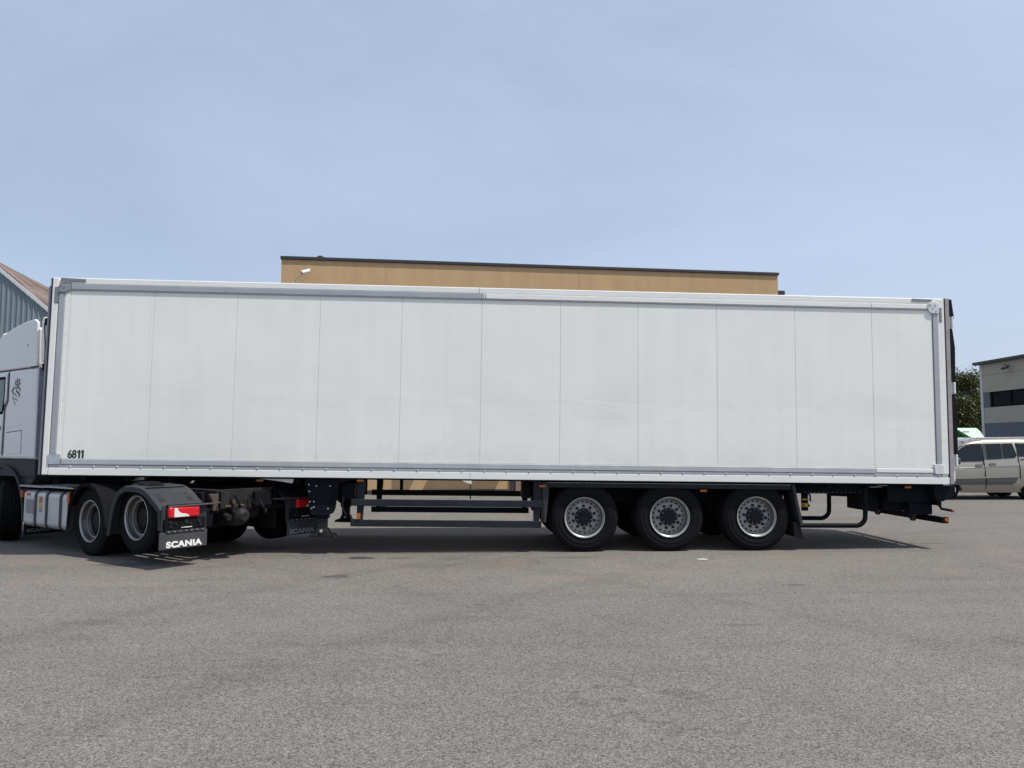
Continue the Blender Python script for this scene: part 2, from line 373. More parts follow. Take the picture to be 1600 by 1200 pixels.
# ================================================================= OCHRE BUILDING
BA = R(4.939)
ob_ = thing('warehouse', 'ochre plastered warehouse with dark flat roof edge behind the white trailer', 'building', (.066, 13.458, 0), (0, 0, BA))
for a, b in ((0, 3.348), (3.352, 9.868), (9.872, 17.1)):
    bx('wall_panel', a, b, 0, .25, 0, 7.6, 'ochre', ob_, .006)
bx('wall_core', .02, 17.08, .255, 9.0, 0, 7.58, 'ochre', ob_, 0)
bx('roof_edge', -.03, 17.13, -.06, 9.05, 7.602, 7.70, 'darkcap', ob_, .01)
obj('roof_vent', MB().lathe([(0, .12), (.06, .12), (.10, .06), (.10, .0)], 1.21, .2, 7.70, 16, 'z'), 'darkcap', ob_, smooth=True)
bx('plinth', 0, 7.44, -.03, -.002, 0, .14, 'roofdark', ob_, .004)
dr = bx('door_frame', 7.48, 8.62, -.05, -.003, 0, 2.2, 'darkcap', ob_, .004)
bx('door_leaf', 7.66, 8.44, -.075, -.052, .02, 2.12, 'doorbrown', dr, .004)
cn = bx('shadow_slab', 5.83, 8.16, -.80, -.003, 2.45, 2.57, 'darkcap', ob_, .01)  # unseen slab added to cast the wide shadow low on the wall
for xx in (6.0, 8.0): obj('bracket', MB().tube([(xx, -.7, 2.44), (xx, -.01, 2.1)], .02, 8), 'darkcap', cn)  # struts of the added slab, unseen as well
wl = bx('shadow_box', 4.26, 4.78, -.42, -.003, 1.3, 3.2, 'trim', ob_, .03)  # unseen box added for the narrow shadow low on the wall
sa = thing('annex', 'low annex with black roof edge at right end of ochre warehouse', 'building', (.066, 13.458, 0), (0, 0, BA))
bx('wall', 17.16, 17.31, .06, 8.5, 0, 6.92, 'ochre', sa, .0); bx('roof_edge', 17.14, 17.37, .02, 8.55, 6.922, 7.07, 'darkcap', sa, .01)
# security camera on its arm
q = Matrix.Translation((.066, 13.458, 0)) @ Matrix.Rotation(BA, 4, 'Z')
scm = thing('security_camera', 'white security camera on thin arm, on ochre wall above trailer', 'camera', q @ Vector((.42, 0, 6.80)), (0, 0, BA))
obj('arm', MB().tube([(0, -.02, 0), (.08, -.16, .14), (.33, -.2, .33)], .018, 8), 'trim', scm, smooth=True)
obj('wall_plate', MB().lathe([(-.012, .0), (-.012, .07), (0, .07)], 0, -.003, 0, 16), 'trim', scm)
hs = MB(); hs.tube([(.27, -.24, .32), (.50, -.175, .40)], .055, 14); obj('housing', hs, 'white', scm, smooth=True)
obj('lens', MB().tube([(.245, -.247, .311), (.272, -.24, .321)], .042, 14), 'glass', scm)
obj('sun_shield', MB().tube([(.245, -.247, .365), (.51, -.17, .455)], .03, 10), 'white', scm, smooth=True)

# ================================================================= METAL CLAD BUILDING (left)
mbt = thing('metal_shed', 'blue grey ribbed steel shed with sloping roof edge behind the truck cab', 'building', (-15.74, 29.34, 0))
FARZ = lambda x: 13.77 - .505 * (x + 9.73)   # rear gable line
def gz_(x): return 8.65 - .831 * x if x > -5.5 else 8.65 + .831 * 5.5 + .831 * (x + 5.5)
prof = []; x = -12.0
while x < 3.0:
    prof += [(x, 0), (x + .05, -.045), (x + .09, -.045), (x + .14, 0)]; x += .262
prof.append((x, 0)); me_ = MB(); vs = []
for px_, py_ in prof: vs += [(px_, py_, 0), (px_, py_, max(.5, gz_(px_)))]
me_.add(vs, [(2 * i, 2 * i + 2, 2 * i + 3, 2 * i + 1) for i in range(len(prof) - 1)])
cl = obj('wall_cladding', me_, 'metalclad', mbt, fixn=False)
nearp = [(-12, .3), (3.1, .3), (3.1, gz_(3.1)), (-5.5, gz_(-5.5)), (-12, gz_(-12))]
farl = lambda x: FARZ(x)
farp = [(-18, .3), (3.1, .3), (3.1, farl(3.1)), (-14, farl(-14)), (-18, farl(-14) - 2.5)]
sv = [(x_, .02, z_) for x_, z_ in nearp] + [(x_, 12.15, z_) for x_, z_ in farp]
obj('shed_core', MB().add([(a, b, c_ - .06) for a, b, c_ in sv], [(0, 1, 2, 3, 4), (9, 8, 7, 6, 5), (1, 6, 7, 2), (4, 3, 8, 9), (0, 4, 9, 5), (2, 7, 8, 3)]), 'metalclad', mbt)
for k in range(9):      # roof sheets laid side by side from front to back
    def rp(u, f, dz): a = sv[2 + u]; b = sv[7 + u]; return (a[0] + (b[0] - a[0]) * f, a[1] + (b[1] - a[1]) * f, a[2] + (b[2] - a[2]) * f + dz)
    f0, f1 = k / 9 + .003, (k + 1) / 9 - .003
    q_ = [rp(0, f0, -.05), rp(0, f1, -.05), rp(1, f1, -.05), rp(1, f0, -.05)]
    obj('roof_sheet', MB().add(q_ + [(a, b, c_ + .06 + .02 * (k % 2)) for a, b, c_ in q_], [(0, 1, 2, 3), (7, 6, 5, 4), (0, 4, 5, 1), (1, 5, 6, 2), (2, 6, 7, 3), (3, 7, 4, 0)]), 'soffit', mbt)
def strip(name, off0, off1, y0, y1, mat):
    mb = MB()
    for a, b in ((-12.6, -5.5), (-5.5, 3.7)):
        mb.prism([(a, gz_(a) + off0), (b, gz_(b) + off0), (b, gz_(b) + off1), (a, gz_(a) + off1)], y0, y1)
    return obj(name, mb, mat, mbt)
strip('verge_trim', -.10, .10, -.12, -.055, 'bargeboard')

# ================================================================= BEIGE BUILDING (right)
rb = thing('office_building', 'beige flat-roofed building with slate bands and dark window strip, right edge', 'building', (43.25, 42.3, 0), (0, 0, R(-2.2)))
# local: wall faces -x, runs along -y towards the camera
LB = 22.0
zb = [(0, 3.10, 'slate'), (3.115, 4.24, 'cladgrey'), (5.335, 6.55, 'cladgrey'), (6.565, 7.36, 'cladgrey')]
for z0, z1, mt in zb:
    y = -.30
    while y > -LB:
        y2 = max(-LB, y - 5.4); bx('facade_panel', 0, .2, y2 + .006, y - .006, z0, z1, mt, rb, .006); y = y2
bx('facade_panel', 0, .2, -1.0, -.306, 4.255, 5.32, 'slate', rb, .006)
bx('corner_trim', -.03, .22, -.296, 0, 0, 7.36, 'trim', rb, .01)
bx('core', .205, 18, -LB, -.02, 0, 7.34, 'cladgrey', rb, 0)
bx('roof_edge', -.35, 18.2, -LB - .3, .3, 7.365, 7.56, 'darkcap', rb, .02)
y = -1.06
while y > -LB + 2:
    wf = MB(); y2 = y - 2.1
    wf.box(.05, .19, y2, y2 + .07, 4.27, 5.31).box(.05, .19, y - .07, y, 4.27, 5.31).box(.05, .19, y2 + .071, y - .071, 4.27, 4.34).box(.05, .19, y2 + .071, y - .071, 5.24, 5.31)
    wo = obj('window', wf, 'blackplastic', rb); bx('pane', .11, .13, y2 + .071, y - .071, 4.341, 5.239, 'winglass', wo, 0)
    y = y2 - .012
fl = thing('floodlight', 'small dark floodlight under roof edge of beige building', 'light', Matrix.Translation((43.25, 42.3, 0)) @ Matrix.Rotation(R(-2.2), 4, 'Z') @ Vector((0, -3.2, 6.9)), (0, 0, R(-2.2)))
obj('bracket', MB().tube([(0, 0, .1), (-.35, 0, .18)], .03, 8), 'darkcap', fl)
obj('lamp_head', MB().prism([(-.50, -.10), (-.30, .04), (-.26, -.02), (-.42, -.18)], -.15, .15), 'darkcap', fl, .01)
obj('lamp_head', MB().prism([(-.50, -.08), (-.30, .06), (-.26, .0), (-.42, -.16)], -.5, -.22), 'darkcap', fl, .01)

# ================================================================= TREES
def tree(label, x, y, h, cr, seed, n):
    rnd = random.Random(seed)
    t = thing('birch_tree', label, 'tree', (x, y, 0), (0, 0, rnd.random() * 6), 'trees beyond the yard')
    mb = MB(); tips = []
    top = Vector((rnd.uniform(-.3, .3), rnd.uniform(-.3, .3), h * .93))
    mb.tube([(0, 0, -.05), (.03, .02, h * .2), (top.x * .4, top.y * .4, h * .5), tuple(top)], [.16, .12, .08, .015], 8)
    for k in range(26):
        z = h * rnd.uniform(.16, .9); a = rnd.uniform(0, 2 * PI); ln = cr * (1.0 - .55 * abs(z / h - .45) / .5) * rnd.uniform(.55, 1.05)
        b = Vector((top.x * z / h * .8, top.y * z / h * .8, z)); e = b + Vector((math.cos(a) * ln, math.sin(a) * ln, ln * rnd.uniform(.35, .95)))
        m = (b + e) / 2 + Vector((0, 0, .12 * ln)); mb.tube([b, m, e], [.04, .028, .008], 5)
        for s_ in (.35, .55, .75, .95): tips.append((b.lerp(e, s_) + Vector((0, 0, .1 * ln * s_)), ln))
    obj('trunk', mb, 'bark', t, smooth=True)
    lf = MB(); vs = []; fs = []
    for k in range(n):
        p, ln = rnd.choice(tips); sp = .26 * ln + .12
        c_ = p + Vector((rnd.gauss(0, sp), rnd.gauss(0, sp), rnd.gauss(-.08, sp * .9)))
        if c_.z < .3: continue
        a = Vector((rnd.gauss(0, 1), rnd.gauss(0, 1), rnd.gauss(0, 1))).normalized(); b = a.orthogonal().normalized(); l_ = rnd.uniform(.05, .12); w_ = l_ * .6
        i = len(vs); vs += [c_ - a * l_, c_ + b * w_, c_ + a * l_, c_ - b * w_]; fs.append((i, i + 1, i + 2, i + 3))
    lf.add(vs, fs); obj('crown', lf, 'leaf', t, kind='stuff', fixn=False)
for i, (lab, x, y, h, cr) in enumerate([
        ('loose-crowned tree showing tallest in gap between trailer and beige building', 52.6, 57.6, 8.5, 2.4),
        ('dense green tree against the left corner of beige building', 55.2, 58.5, 7.9, 2.2),
        ('tree half hidden by the rear doors of the white trailer', 49.8, 57.2, 7.3, 2.3),
        ('pale-stemmed shrubby tree low behind green container', 53.6, 54.6, 6.6, 2.1),
        ('dark undergrowth tree beneath the tallest tree in the gap', 51.3, 55.6, 5.6, 2.2)]):
    tree(lab, x, y, h, cr, 40 + i, 12000)

# ================================================================= GREEN CONTAINER
gc = thing('waste_container', 'bright green container with pale sloping cover behind the van roof', 'container', (36.6, 34.9, 0), (0, 0, R(-1)))
obj('body', MB().prism([(-1.2, .15), (2.6, .15), (2.6, 1.85), (-1.2, 1.85)], 0, 1.8), 'green', gc, .03)
obj('end_hopper', MB().prism([(-1.2, 1.86), (.80, 1.86), (.08, 2.50), (-1.2, 2.50)], .36, 1.74), 'green', gc, .02)
cv = MB().prism([(.83, 1.86), (1.52, 1.86), (1.46, 2.48), (1.36, 2.64), (-1.2, 2.64), (-1.2, 2.515), (.10, 2.515)], .30, 1.76); cv.v = [(a, b - (2.64 - c_) * .9 if b < 1 else b, c_) for a, b, c_ in cv.v]; obj('cover', cv, 'litgreen', gc, .03)
bx('cover_hatch', .35, .72, .03, .12, 2.38, 2.46, 'white', gc, .01); bx('latch', 1.2, 1.45, -.42, -.30, 1.9, 2.0, 'blackplastic', gc, .01)
bx('skid', -.9, 2.4, .3, .45, 0, .149, 'darkcap', gc); bx('skid', -.9, 2.4, 1.35, 1.5, 0, .149, 'darkcap', gc)

# ================================================================= VAN
def van():
    vx = Vector((21.2, 10.25, 0)); rz = PI - YAW
    left = Vector((-math.sin(YAW), -math.cos(YAW), 0))
    t = thing('van', 'champagne metallic passenger van parked behind the trailer\'s rear end', 'van', vx - left * .915, (0, 0, rz))
    # stations: x, z_bottom, z_belt, z_roof, half width, half width at roof
    ST = [(2.02, .42, .78, .80, .62, .60), (1.95, .24, .84, .92, .80, .70), (1.6, .21, .93, 1.06, .89, .74), (1.25, .21, 1.00, 1.14, .905, .72), (1.0, .21, 1.02, 1.30, .91, .70),
          (.55, .21, 1.04, 1.63, .915, .70), (.35, .21, 1.05, 1.72, .915, .71), (-.1, .21, 1.07, 1.79, .915, .735), (-1.1, .21, 1.13, 1.80, .915, .74), (-2.0, .22, 1.18, 1.78, .905, .73), (-2.30, .25, 1.19, 1.72, .88, .70), (-2.38, .34, 1.19, 1.64, .84, .66)]
    def interp(x):
        for a, b in zip(ST, ST[1:]):
            if b[0] <= x <= a[0]:
                f = (x - a[0]) / (b[0] - a[0]); return [u + (v - u) * f for u, v in zip(a, b)]
        return list(ST[0] if x > 0 else ST[-1])
    def sec(x):
        _, zb_, ze, zr, hw, hr = interp(x)
        half = [(hw - .07, zb_), (hw - .015, zb_ + .10), (hw, zb_ + .30), (hw - .004, ze - .20), (hw - .016, ze - .09), (hw - .055, ze), (hr + .035, zr - .10), (hr - .03, zr - .035), (hr - .2, zr), (0, zr + .015)]
        return half
    def sy(x, z):
        h = sec(x)
        for (y0, z0), (y1, z1) in zip(h, h[1:]):
            if z0 <= z <= z1 and z1 > z0: return y0 + (y1 - y0) * (z - z0) / (z1 - z0)
        return h[0][0]
    mb = MB(); xs_ = [s_[0] for s_ in ST]; vs = []; fs = []; m = 0
    xx = []
    for a, b in zip(xs_, xs_[1:]):
        k = max(1, int(abs(a - b) / .12)); xx += [a + (b - a) * i / k for i in range(k)]
    xx.append(xs_[-1])
    for x in xx:
        h = sec(x); ring = [(x, y, z) for y, z in h] + [(x, -y, z) for y, z in reversed(h[:-1])]
        m = len(ring); vs += ring
    # cut out the wheel arches on the body side by lifting lower points there
    vs2 = []
    for (x, y, z) in vs:
        for wx in (1.17, -1.49):
            d = x - wx
            if abs(d) < .40 and z < .36 + math.sqrt(max(0, .40 ** 2 - d * d)) and z < .8 and abs(y) > .3: z = max(z, .32 + math.sqrt(max(0, .40 ** 2 - d * d)))
        vs2.append((x, y, z))
    n = len(xx)
    for i in range(n - 1):
        for k in range(m): fs.append((i * m + k, i * m + (k + 1) % m, (i + 1) * m + (k + 1) % m, (i + 1) * m + k))
    fs += [tuple(range(m)), tuple((n - 1) * m + k for k in range(m - 1, -1, -1))]
    mb.add(vs2, fs); obj('body', mb, 'vanpaint', t, smooth=True)
    def patch(name, poly, mat, par, off=.006, th=.004, sides=(1,), sub=6, **k):
        mb = MB()
        for sd in sides:
            # dense outline
            pts = []
            for a, b in zip(poly, poly[1:] + poly[:1]):
                for i in range(sub): pts.append((a[0] + (b[0] - a[0]) * i / sub, a[1] + (b[1] - a[1]) * i / sub))
            cx_ = sum(p[0] for p in poly) / len(poly); cz_ = sum(p[1] for p in poly) / len(poly); n_ = len(pts)
            vs = [(p[0], sd * (sy(*p) + off), p[1]) for p in pts] + [(cx_, sd * (sy(cx_, cz_) + off), cz_)] + [(p[0], sd * (sy(*p) - .02), p[1]) for p in pts]
            fs = [(i, (i + 1) % n_, n_) for i in range(n_)] + [(i, (i + 1) % n_, (i + 1) % n_ + n_ + 1, i + n_ + 1) for i in range(n_)]
            mb.add(vs, fs)
        return obj(name, mb, mat, par, **k)
    # glass
    fw = [(.98, 1.13), (.05, 1.16), (.05, 1.60), (.30, 1.60), (.56, 1.53), (.78, 1.36)]
    patch('window_frame', [(1.02, 1.10), (.02, 1.13), (.02, 1.63), (.30, 1.63), (.58, 1.56), (.82, 1.38)], 'seam', t, .016)
    patch('front_window', fw, 'glass', t, .022); patch('front_window', fw, 'glass', t, .022, sides=(-1,))
    sw = [(-.10, 1.175), (-.55, 1.20), (-.55, 1.64), (-.10, 1.63)]; sw2 = [(-.58, 1.20), (-.92, 1.225), (-.97, 1.30), (-.88, 1.645), (-.58, 1.64)]
    patch('side_window', sw, 'glass', t, .014); patch('side_window', sw2, 'glass', t, .014); rw = [(-1.04, 1.26), (-1.9, 1.29), (-1.98, 1.36), (-1.88, 1.63), (-.97, 1.645)]
    patch('rear_side_window', rw, 'glass', t, .014)
    patch('pillar_trim', [(.045, 1.17), (-.095, 1.18), (-.095, 1.64), (.045, 1.62)], 'vanplastic', t, .012)
    for ln_ in ([(.02, .30), (.02, 1.72), (.008, 1.72), (.008, .30)], [(-1.00, .62), (-1.00, 1.66), (-1.01, 1.66), (-1.01, .62)], [(1.02, .34), (1.02, 1.02), (1.01, 1.02), (1.01, .34)]):
        patch('door_gap', ln_, 'seam', t, .019)
    patch('side_moulding', [(.95, .44), (.95, .60), (.03, .62), (.03, .44)], 'vanplastic', t, .016); patch('side_moulding', [(-.01, .44), (-.01, .62), (-.94, .65), (-.86, .52), (-.74, .44)], 'vanplastic', t, .016)
    patch('crease', [(.98, .915), (.98, .935), (-.99, 1.005), (-.99, .985)], 'vanpaint', t, .012)
    patch('upper_moulding', [(.95, .61), (.95, .65), (-.95, .70), (-.95, .655)], 'vanpaint', t, .022)
    patch('rocker', [(.8, .225), (.8, .27), (-1.02, .27), (-1.02, .225)], 'vanpaint', t, .02)
    for hx, hz in ((.17, 1.0), (-.23, 1.03)):
        hd = patch('door_handle', [(hx + .1, hz - .02), (hx - .1, hz - .01), (hx - .1, hz + .03), (hx + .02, hz + .045), (hx + .1, hz + .02)], 'vanplastic', t, .035)
    patch('slide_rail', [(-1.06, 1.155), (-1.06, 1.185), (-1.9, 1.215), (-1.9, 1.185)], 'vanplastic', t, .01)
    obj('mirror', MB().box(.82, 1.0, .93, 1.13, 1.03, 1.22), 'vanplastic', t, .05, seg=3)
    # windscreen
    obj('windscreen', MB().add([(.98, -.62, 1.305), (.98, .62, 1.305), (.40, .60, 1.705), (.40, -.60, 1.705)], [(0, 1, 2, 3)]), 'glass', t)
    for sd in (1, -1):
        obj('roof_rail', MB().tube([(.3, sd * .66, 1.74), (.2, sd * .665, 1.80), (-1.9, sd * .67, 1.82), (-2.05, sd * .665, 1.77)], .018, 8), 'alloy', t, smooth=True)
        for wx in (1.17, -1.49):
            wh = obj('wheel', MB().lathe([(-.10, .2), (-.10, .30), (-.07, .325), (.07, .325), (.10, .30), (.10, .2)], wx, sd * .80, .325, 32), 'tyre', t, smooth=True)
            ri = MB().lathe([(0, .0), (.0, .06), (-.02, .08), (-.035, .19), (.0, .205)], wx, sd * .80, .325, 30)
            ri.v = [(a, (b if sd > 0 else 2 * sd * .8 - b) + sd * .085, c_) for a, b, c_ in ri.v]
            obj('rim', ri, 'alloy', wh, smooth=True)
            ac = MB().lathe([(-.3, .38), (.075, .385)], wx, sd * .80, .34, 32); obj('wheel_well', ac, 'seam', t, smooth=True)
    bx('underbody', -2.0, 1.8, -.72, .72, .26, .40, 'seam', t, .02)
van()

# ================================================================= WHEELS FOR HEAVY VEHICLES
def tyre_profile(Rr, w_, grooves=4, rim=.292):
    h = w_ / 2; p = [(-h * .80, rim - .02), (-h * .92, rim + .012), (-h * .99, rim + .07), (-h * 1.0, rim + .085), (-h * 1.012, rim + .09), (-h * 1.012, rim + .10), (-h, rim + .105), (-h, (Rr + rim) / 2 + .03), (-h * 1.01, (Rr + rim) / 2 + .035), (-h * .985, Rr - .07), (-h * .97, Rr - .06), (-h * .88, Rr - .018), (-h * .80, Rr - .005)]
    t0, t1 = -h * .78, h * .78; n = grooves
    for i in range(n):
        c_ = t0 + (t1 - t0) * (i + 1) / (n + 1)
        p += [(c_ - .009, Rr), (c_ - .006, Rr - .014), (c_ + .006, Rr - .014), (c_ + .009, Rr)]
    p += [(h * .80, Rr - .005), (h * .88, Rr - .018), (h * .97, Rr - .06), (h * .985, Rr - .07), (h * 1.01, (Rr + rim) / 2 + .035), (h, (Rr + rim) / 2 + .03), (h, rim + .105), (h * 1.012, rim + .10), (h * 1.012, rim + .09), (h * 1.0, rim + .085), (h * .99, rim + .07), (h * .92, rim + .012), (h * .80, rim - .02)]
    return p
def nuts(cx, y, cz, rb_, n, r, ln, sgn, ph=0.):
    mb = MB()
    for k in range(n):
        a = 2 * PI * k / n + ph; mb.lathe([(0, r), (-ln * sgn, r), (-ln * sgn, 0)], cx + rb_ * math.cos(a), y, cz + rb_ * math.sin(a), 6)
    return mb

# ================================================================= TRAILER
TH = R(.7402); X0, Z0 = 9.197, .515
ct, st = math.cos(TH), math.sin(TH)
def w2t(x, z):
    dx, dz = x - X0, z - Z0; return (X0 + dx * ct - dz * st, Z0 + dx * st + dz * ct)
loc = (X0 - X0 * ct - Z0 * st, 0, Z0 + X0 * st - Z0 * ct)
tl = thing('semi_trailer', 'long white box semi-trailer numbered 6811, parked across the yard', 'trailer', loc, (0, TH, 0))
LT, ZB, ZT, WD = 13.556, 1.056, 3.939, 2.6
# inner carcass a little inside the skins
bx('cargo_body', .06, 13.44, .031, WD - .03, 1.075, 3.90, 'trimwhite', tl, .01)
seams = [.268, 1.47, 2.673, 3.89, 5.103, 6.302, 7.496, 8.683, 9.905, 11.131, 12.351, 13.322]
gap = .0025
for a, b in zip(seams, seams[1:]):
    mb = MB().box(a + gap, b - gap, .006, .029, 1.296, 3.764)
    obj('side_panel', mb, 'skin', tl, .0015)
    if b < 13: bx('panel_joint', b - .004, b + .004, .0095, .0295, 1.30, 3.76, 'joint', tl, 0)
    obj('far_side_panel', MB().box(a + gap, b - gap, WD - .029, WD - .006, 1.296, 3.764), 'skin', tl, .003)
# sealing lips: slim vertical strip beside each end rail
bx('seal_strip', .232, .2665, .003, .029, 1.296, 3.764, 'trimwhite', tl, .002)
# near side framing (front edge is y = 0)
bx('front_post', 0, .092, -.004, .12, ZB, ZT, 'trimwhite', tl, .012)
bx('front_edge', -.068, -.004, .03, WD - .03, ZB + .0, ZT - .12, 'edgegrey', tl, .01)
bx('front_edge_strip', -.022, -.002, .0, .02, ZB, ZT - .01, 'seam', tl, .002)
bx('top_rail', .105, 13.50, -.002, .10, 3.846, ZT, 'trimwhite', tl, .012)
ra = bx('top_rail_cap', .27, 6.318, -.010, .028, 3.767, 3.844, 'plate', tl, .006)
bx('top_rail_cap', 6.322, 12.348, -.010, .028, 3.771, 3.844, 'trimwhite', tl, .006)
bx('top_rail_cap', 12.352, 13.30, -.010, .028, 3.771, 3.844, 'trimwhite', tl, .006)
bx('rail_joint', 6.352, 6.359, -.0125, -.009, 3.775, 3.84, 'seam', tl, 0); bx('rail_joint', 6.255, 6.26, -.0045, -.001, 3.85, 3.935, 'platedk', tl, 0)
bx('drip_edge', .27, 13.30, -.012, .004, 3.752, 3.7655, 'platedk', tl, .002)
bx('front_rail', .105, .185, -.010, .028, 1.36, 3.71, 'plate', tl, .006)
bx('front_rail_edge', .187, .230, -.004, .028, 1.36, 3.765, 'trimwhite', tl, .004)
bx('bottom_rail', .10, 13.50, -.006, .028, 1.160, 1.2035, 'plate', tl, .004)
bl = bx('bottom_rail_cap', .262, 12.36, -.012, .028, 1.206, 1.293, 'platelt', tl, .012)
bx('bottom_rail_cap', 12.364, 13.28, -.008, .028, 1.222, 1.290, 'trimwhite', tl, .01)
sk = bx('bottom_skirt', .098, 13.515, -.012, .10, ZB, 1.158, 'trimwhite', tl, .006)
rv = MB(); x = .402
while x < 13.5: rv.lathe([(-.022, .0), (-.020, .008), (-.012, .014), (-.0055, .016)], x, 0, 1.180, 8); x += .332
obj('rivets', rv, 'galv', tl, smooth=True, kind='stuff')
bx('skirt_joint', 6.163, 6.167, -.0135, -.011, 1.06, 1.155, 'platedk', tl, 0)
bx('rear_rail', 13.328, 13.40, -.008, .028, 1.36, 3.70, 'plate', tl, .006)
bx('rear_post', 13.404, 13.515, -.004, .12, 1.206, ZT - .005, 'trimwhite', tl, .01)
# corner castings
def plate(name, poly, th, mat, par, bev=.006): return obj(name, MB().prism(poly, -th, .02), mat, par, bev)
cc = plate('corner_bracket', [(.10, 3.845), (.265, 3.845), (.265, 3.76), (.225, 3.715), (.10, 3.715)], .022, 'castgrey', tl)
for a, b in ((.175, 3.80), (.13, 3.74), (.23, 3.75), (.13, 3.82)): obj('bolt', MB().lathe([(-.03, 0), (-.03, .012), (-.02, .012)], a, 0, b, 8), 'platedk', cc)
plate('corner_strap', [(.12, 3.935), (.475, 3.925), (.475, 3.877), (.262, 3.877), (.262, 3.848), (.12, 3.848)], .014, 'platedk', tl)
plate('corner_strap', [(.04, 3.80), (.098, 3.80), (.098, 3.56), (.04, 3.56)], .012, 'platedk', tl)
plate('corner_bracket', [(.082, 1.358), (.255, 1.358), (.255, 1.206), (.082, 1.206)], .018, 'galv', tl)
cr_ = plate('corner_bracket', [(13.25, 3.845), (13.29, 3.885), (13.38, 3.885), (13.43, 3.82), (13.42, 3.70), (13.29, 3.70), (13.25, 3.75)], .024, 'castwhite', tl)
for a, b in ((13.33, 3.79), (13.29, 3.84), (13.38, 3.75), (13.37, 3.84)): obj('bolt', MB().lathe([(-.034, 0), (-.034, .012), (-.022, .012)], a, 0, b, 8), 'castwhite', cr_)
plate('corner_strap', [(13.0, 3.932), (13.32, 3.928), (13.32, 3.887), (13.0, 3.887)], .012, 'platedk', tl)
plate('corner_strap', [(13.432, 3.80), (13.475, 3.80), (13.475, 3.57), (13.432, 3.57)], .012, 'platedk', tl)
plate('corner_bracket', [(13.275, 1.358), (13.415, 1.358), (13.43, 1.30), (13.425, 1.208), (13.285, 1.208)], .022, 'castwhite', tl)
# roof + rear end
bx('roof', .0, 13.5, .101, WD - .1, 3.905, 3.936, 'trimwhite', tl, .01); bx('far_top_rail', .0, 13.50, WD - .098, WD, 3.80, ZT, 'trimwhite', tl, .012)
bx('far_skirt', 0, 13.5, WD - .1, WD, ZB, 1.29, 'trimwhite', tl, .006)
bx('rear_seal', 13.517, 13.532, .0, WD, ZB + .02, ZT, 'seam', tl, 0)
bx('rear_frame', 13.534, 13.60, -.002, WD, ZB - .0, ZT + .01, 'doorside', tl, .006)
for a, b in ((.02, 1.29), (1.31, 2.58)): bx('rear_door', 13.602, 13.63, a, b, 1.10, 3.9, 'trimwhite', tl, .006)
rs = MB()
for z0, z1 in ((3.67, 3.93), (2.64, 3.47), (1.52, 2.44)):
    rs.prism([(13.602, z0), (13.665, z0), (13.675, z1 - .3), (13.64, z1), (13.602, z1)], -.004, .10)
obj('door_buffer', rs, 'rubber', tl, .006)
for z in (3.57, 2.54, 1.42): bx('hinge', 13.632, 13.662, -.012, .12, z - .09, z + .09, 'white', tl, .008)
for yy in (.75, 1.15, 1.45, 1.85): obj('lock_rod', MB().tube([(13.65, yy, 1.05), (13.65, yy, 3.9)], .017, 8), 'galv', tl, smooth=True)
# number
letters('number', '68', .120, .003, 'letterblack', tl, frame_mtx((.352, .0035, 1.299), (1, 0, 0), (0, 0, 1)), .84, .016, .88)
for x in (.496, .546): obj('number', MB().prism([(x + .006, 1.299), (x + .030, 1.299), (x + .030, 1.419), (x + .012, 1.419), (x - .010, 1.395), (x - .010, 1.378), (x + .006, 1.388)], .0025, .0058), 'letterblack', tl)
# floor underside, cross members
bx('floor_pan', .12, 13.48, .101, WD - .101, 1.030, 1.074, 'frame', tl, 0)
for x in [.5 + .62 * i for i in range(21)]:
    if 4.5 < x < 7.2: continue
    bx('cross_member', x, x + .05, .12, WD - .12, .975, 1.028, 'frame', tl, .003)
# front sub-frame and king pin plate
bx('coupling_plate', .5, 3.3, .75, 1.85, .955, .9735, 'castiron', tl, .003)
for yy in (.72, 1.80): bx('main_beam', 2.9, 4.42, yy, yy + .08, .70, .974, 'frame', tl, .006); bx('main_beam', 7.15, 11.2, yy, yy + .08, .70, .974, 'frame', tl, .006); bx('main_beam', 11.201, 13.0, yy, yy + .08, .88, .974, 'frame', tl, .006)
# landing legs
def landing(y0, lab):
    s_ = 1 if y0 < 1.3 else -1
    pl = [(3.715, 1.028), (4.235, 1.028), (4.21, .80), (4.185, .60), (4.155, .535), (4.06, .50), (3.86, .50), (3.80, .56), (3.775, .80)]
    lg = obj('landing_gear', MB().prism(pl, y0, y0 + s_ * .02), 'frame', tl, .004)
    bm_ = MB()
    for a, b in ((3.79, .95), (3.80, .85), (3.81, .7), (3.84, .6), (3.9, .93), (4.1, .93), (4.08, .6), (3.87, .70), (3.87, .62)):
        bm_.lathe([(-.012 * s_, 0), (-.012 * s_, .011), (0, .011)], a, y0 - .001 * s_, b, 6)
    obj('bolts', bm_, 'galv', lg, kind='stuff')
    bx('leg_sleeve', 3.90, 4.08, y0 + s_ * .022, y0 + s_ * .18, .45, 1.0, 'frame', lg, .01)
    bx('leg', 3.925, 4.055, y0 + s_ * .035, y0 + s_ * .165, .25, .449, 'guard', lg, .008)
    obj('foot', MB().prism([(3.80, .185), (4.20, .175), (4.17, .215), (4.09, .235), (4.07, .30), (3.92, .30), (3.90, .24), (3.82, .22)], y0 - s_ * .0, y0 + s_ * .22), 'castiron', lg, .01)
    obj('foot_pin', MB().tube([(3.99, y0 - .03 * s_, .275), (3.99, y0 + .23 * s_, .275)], .022, 10), 'galv', lg)
    return lg
landing(.10, ''); landing(2.5, '')
obj('gear_shaft', MB().tube([(4.0, .12, .86), (4.0, 2.48, .86)], .025, 8), 'frame', tl)
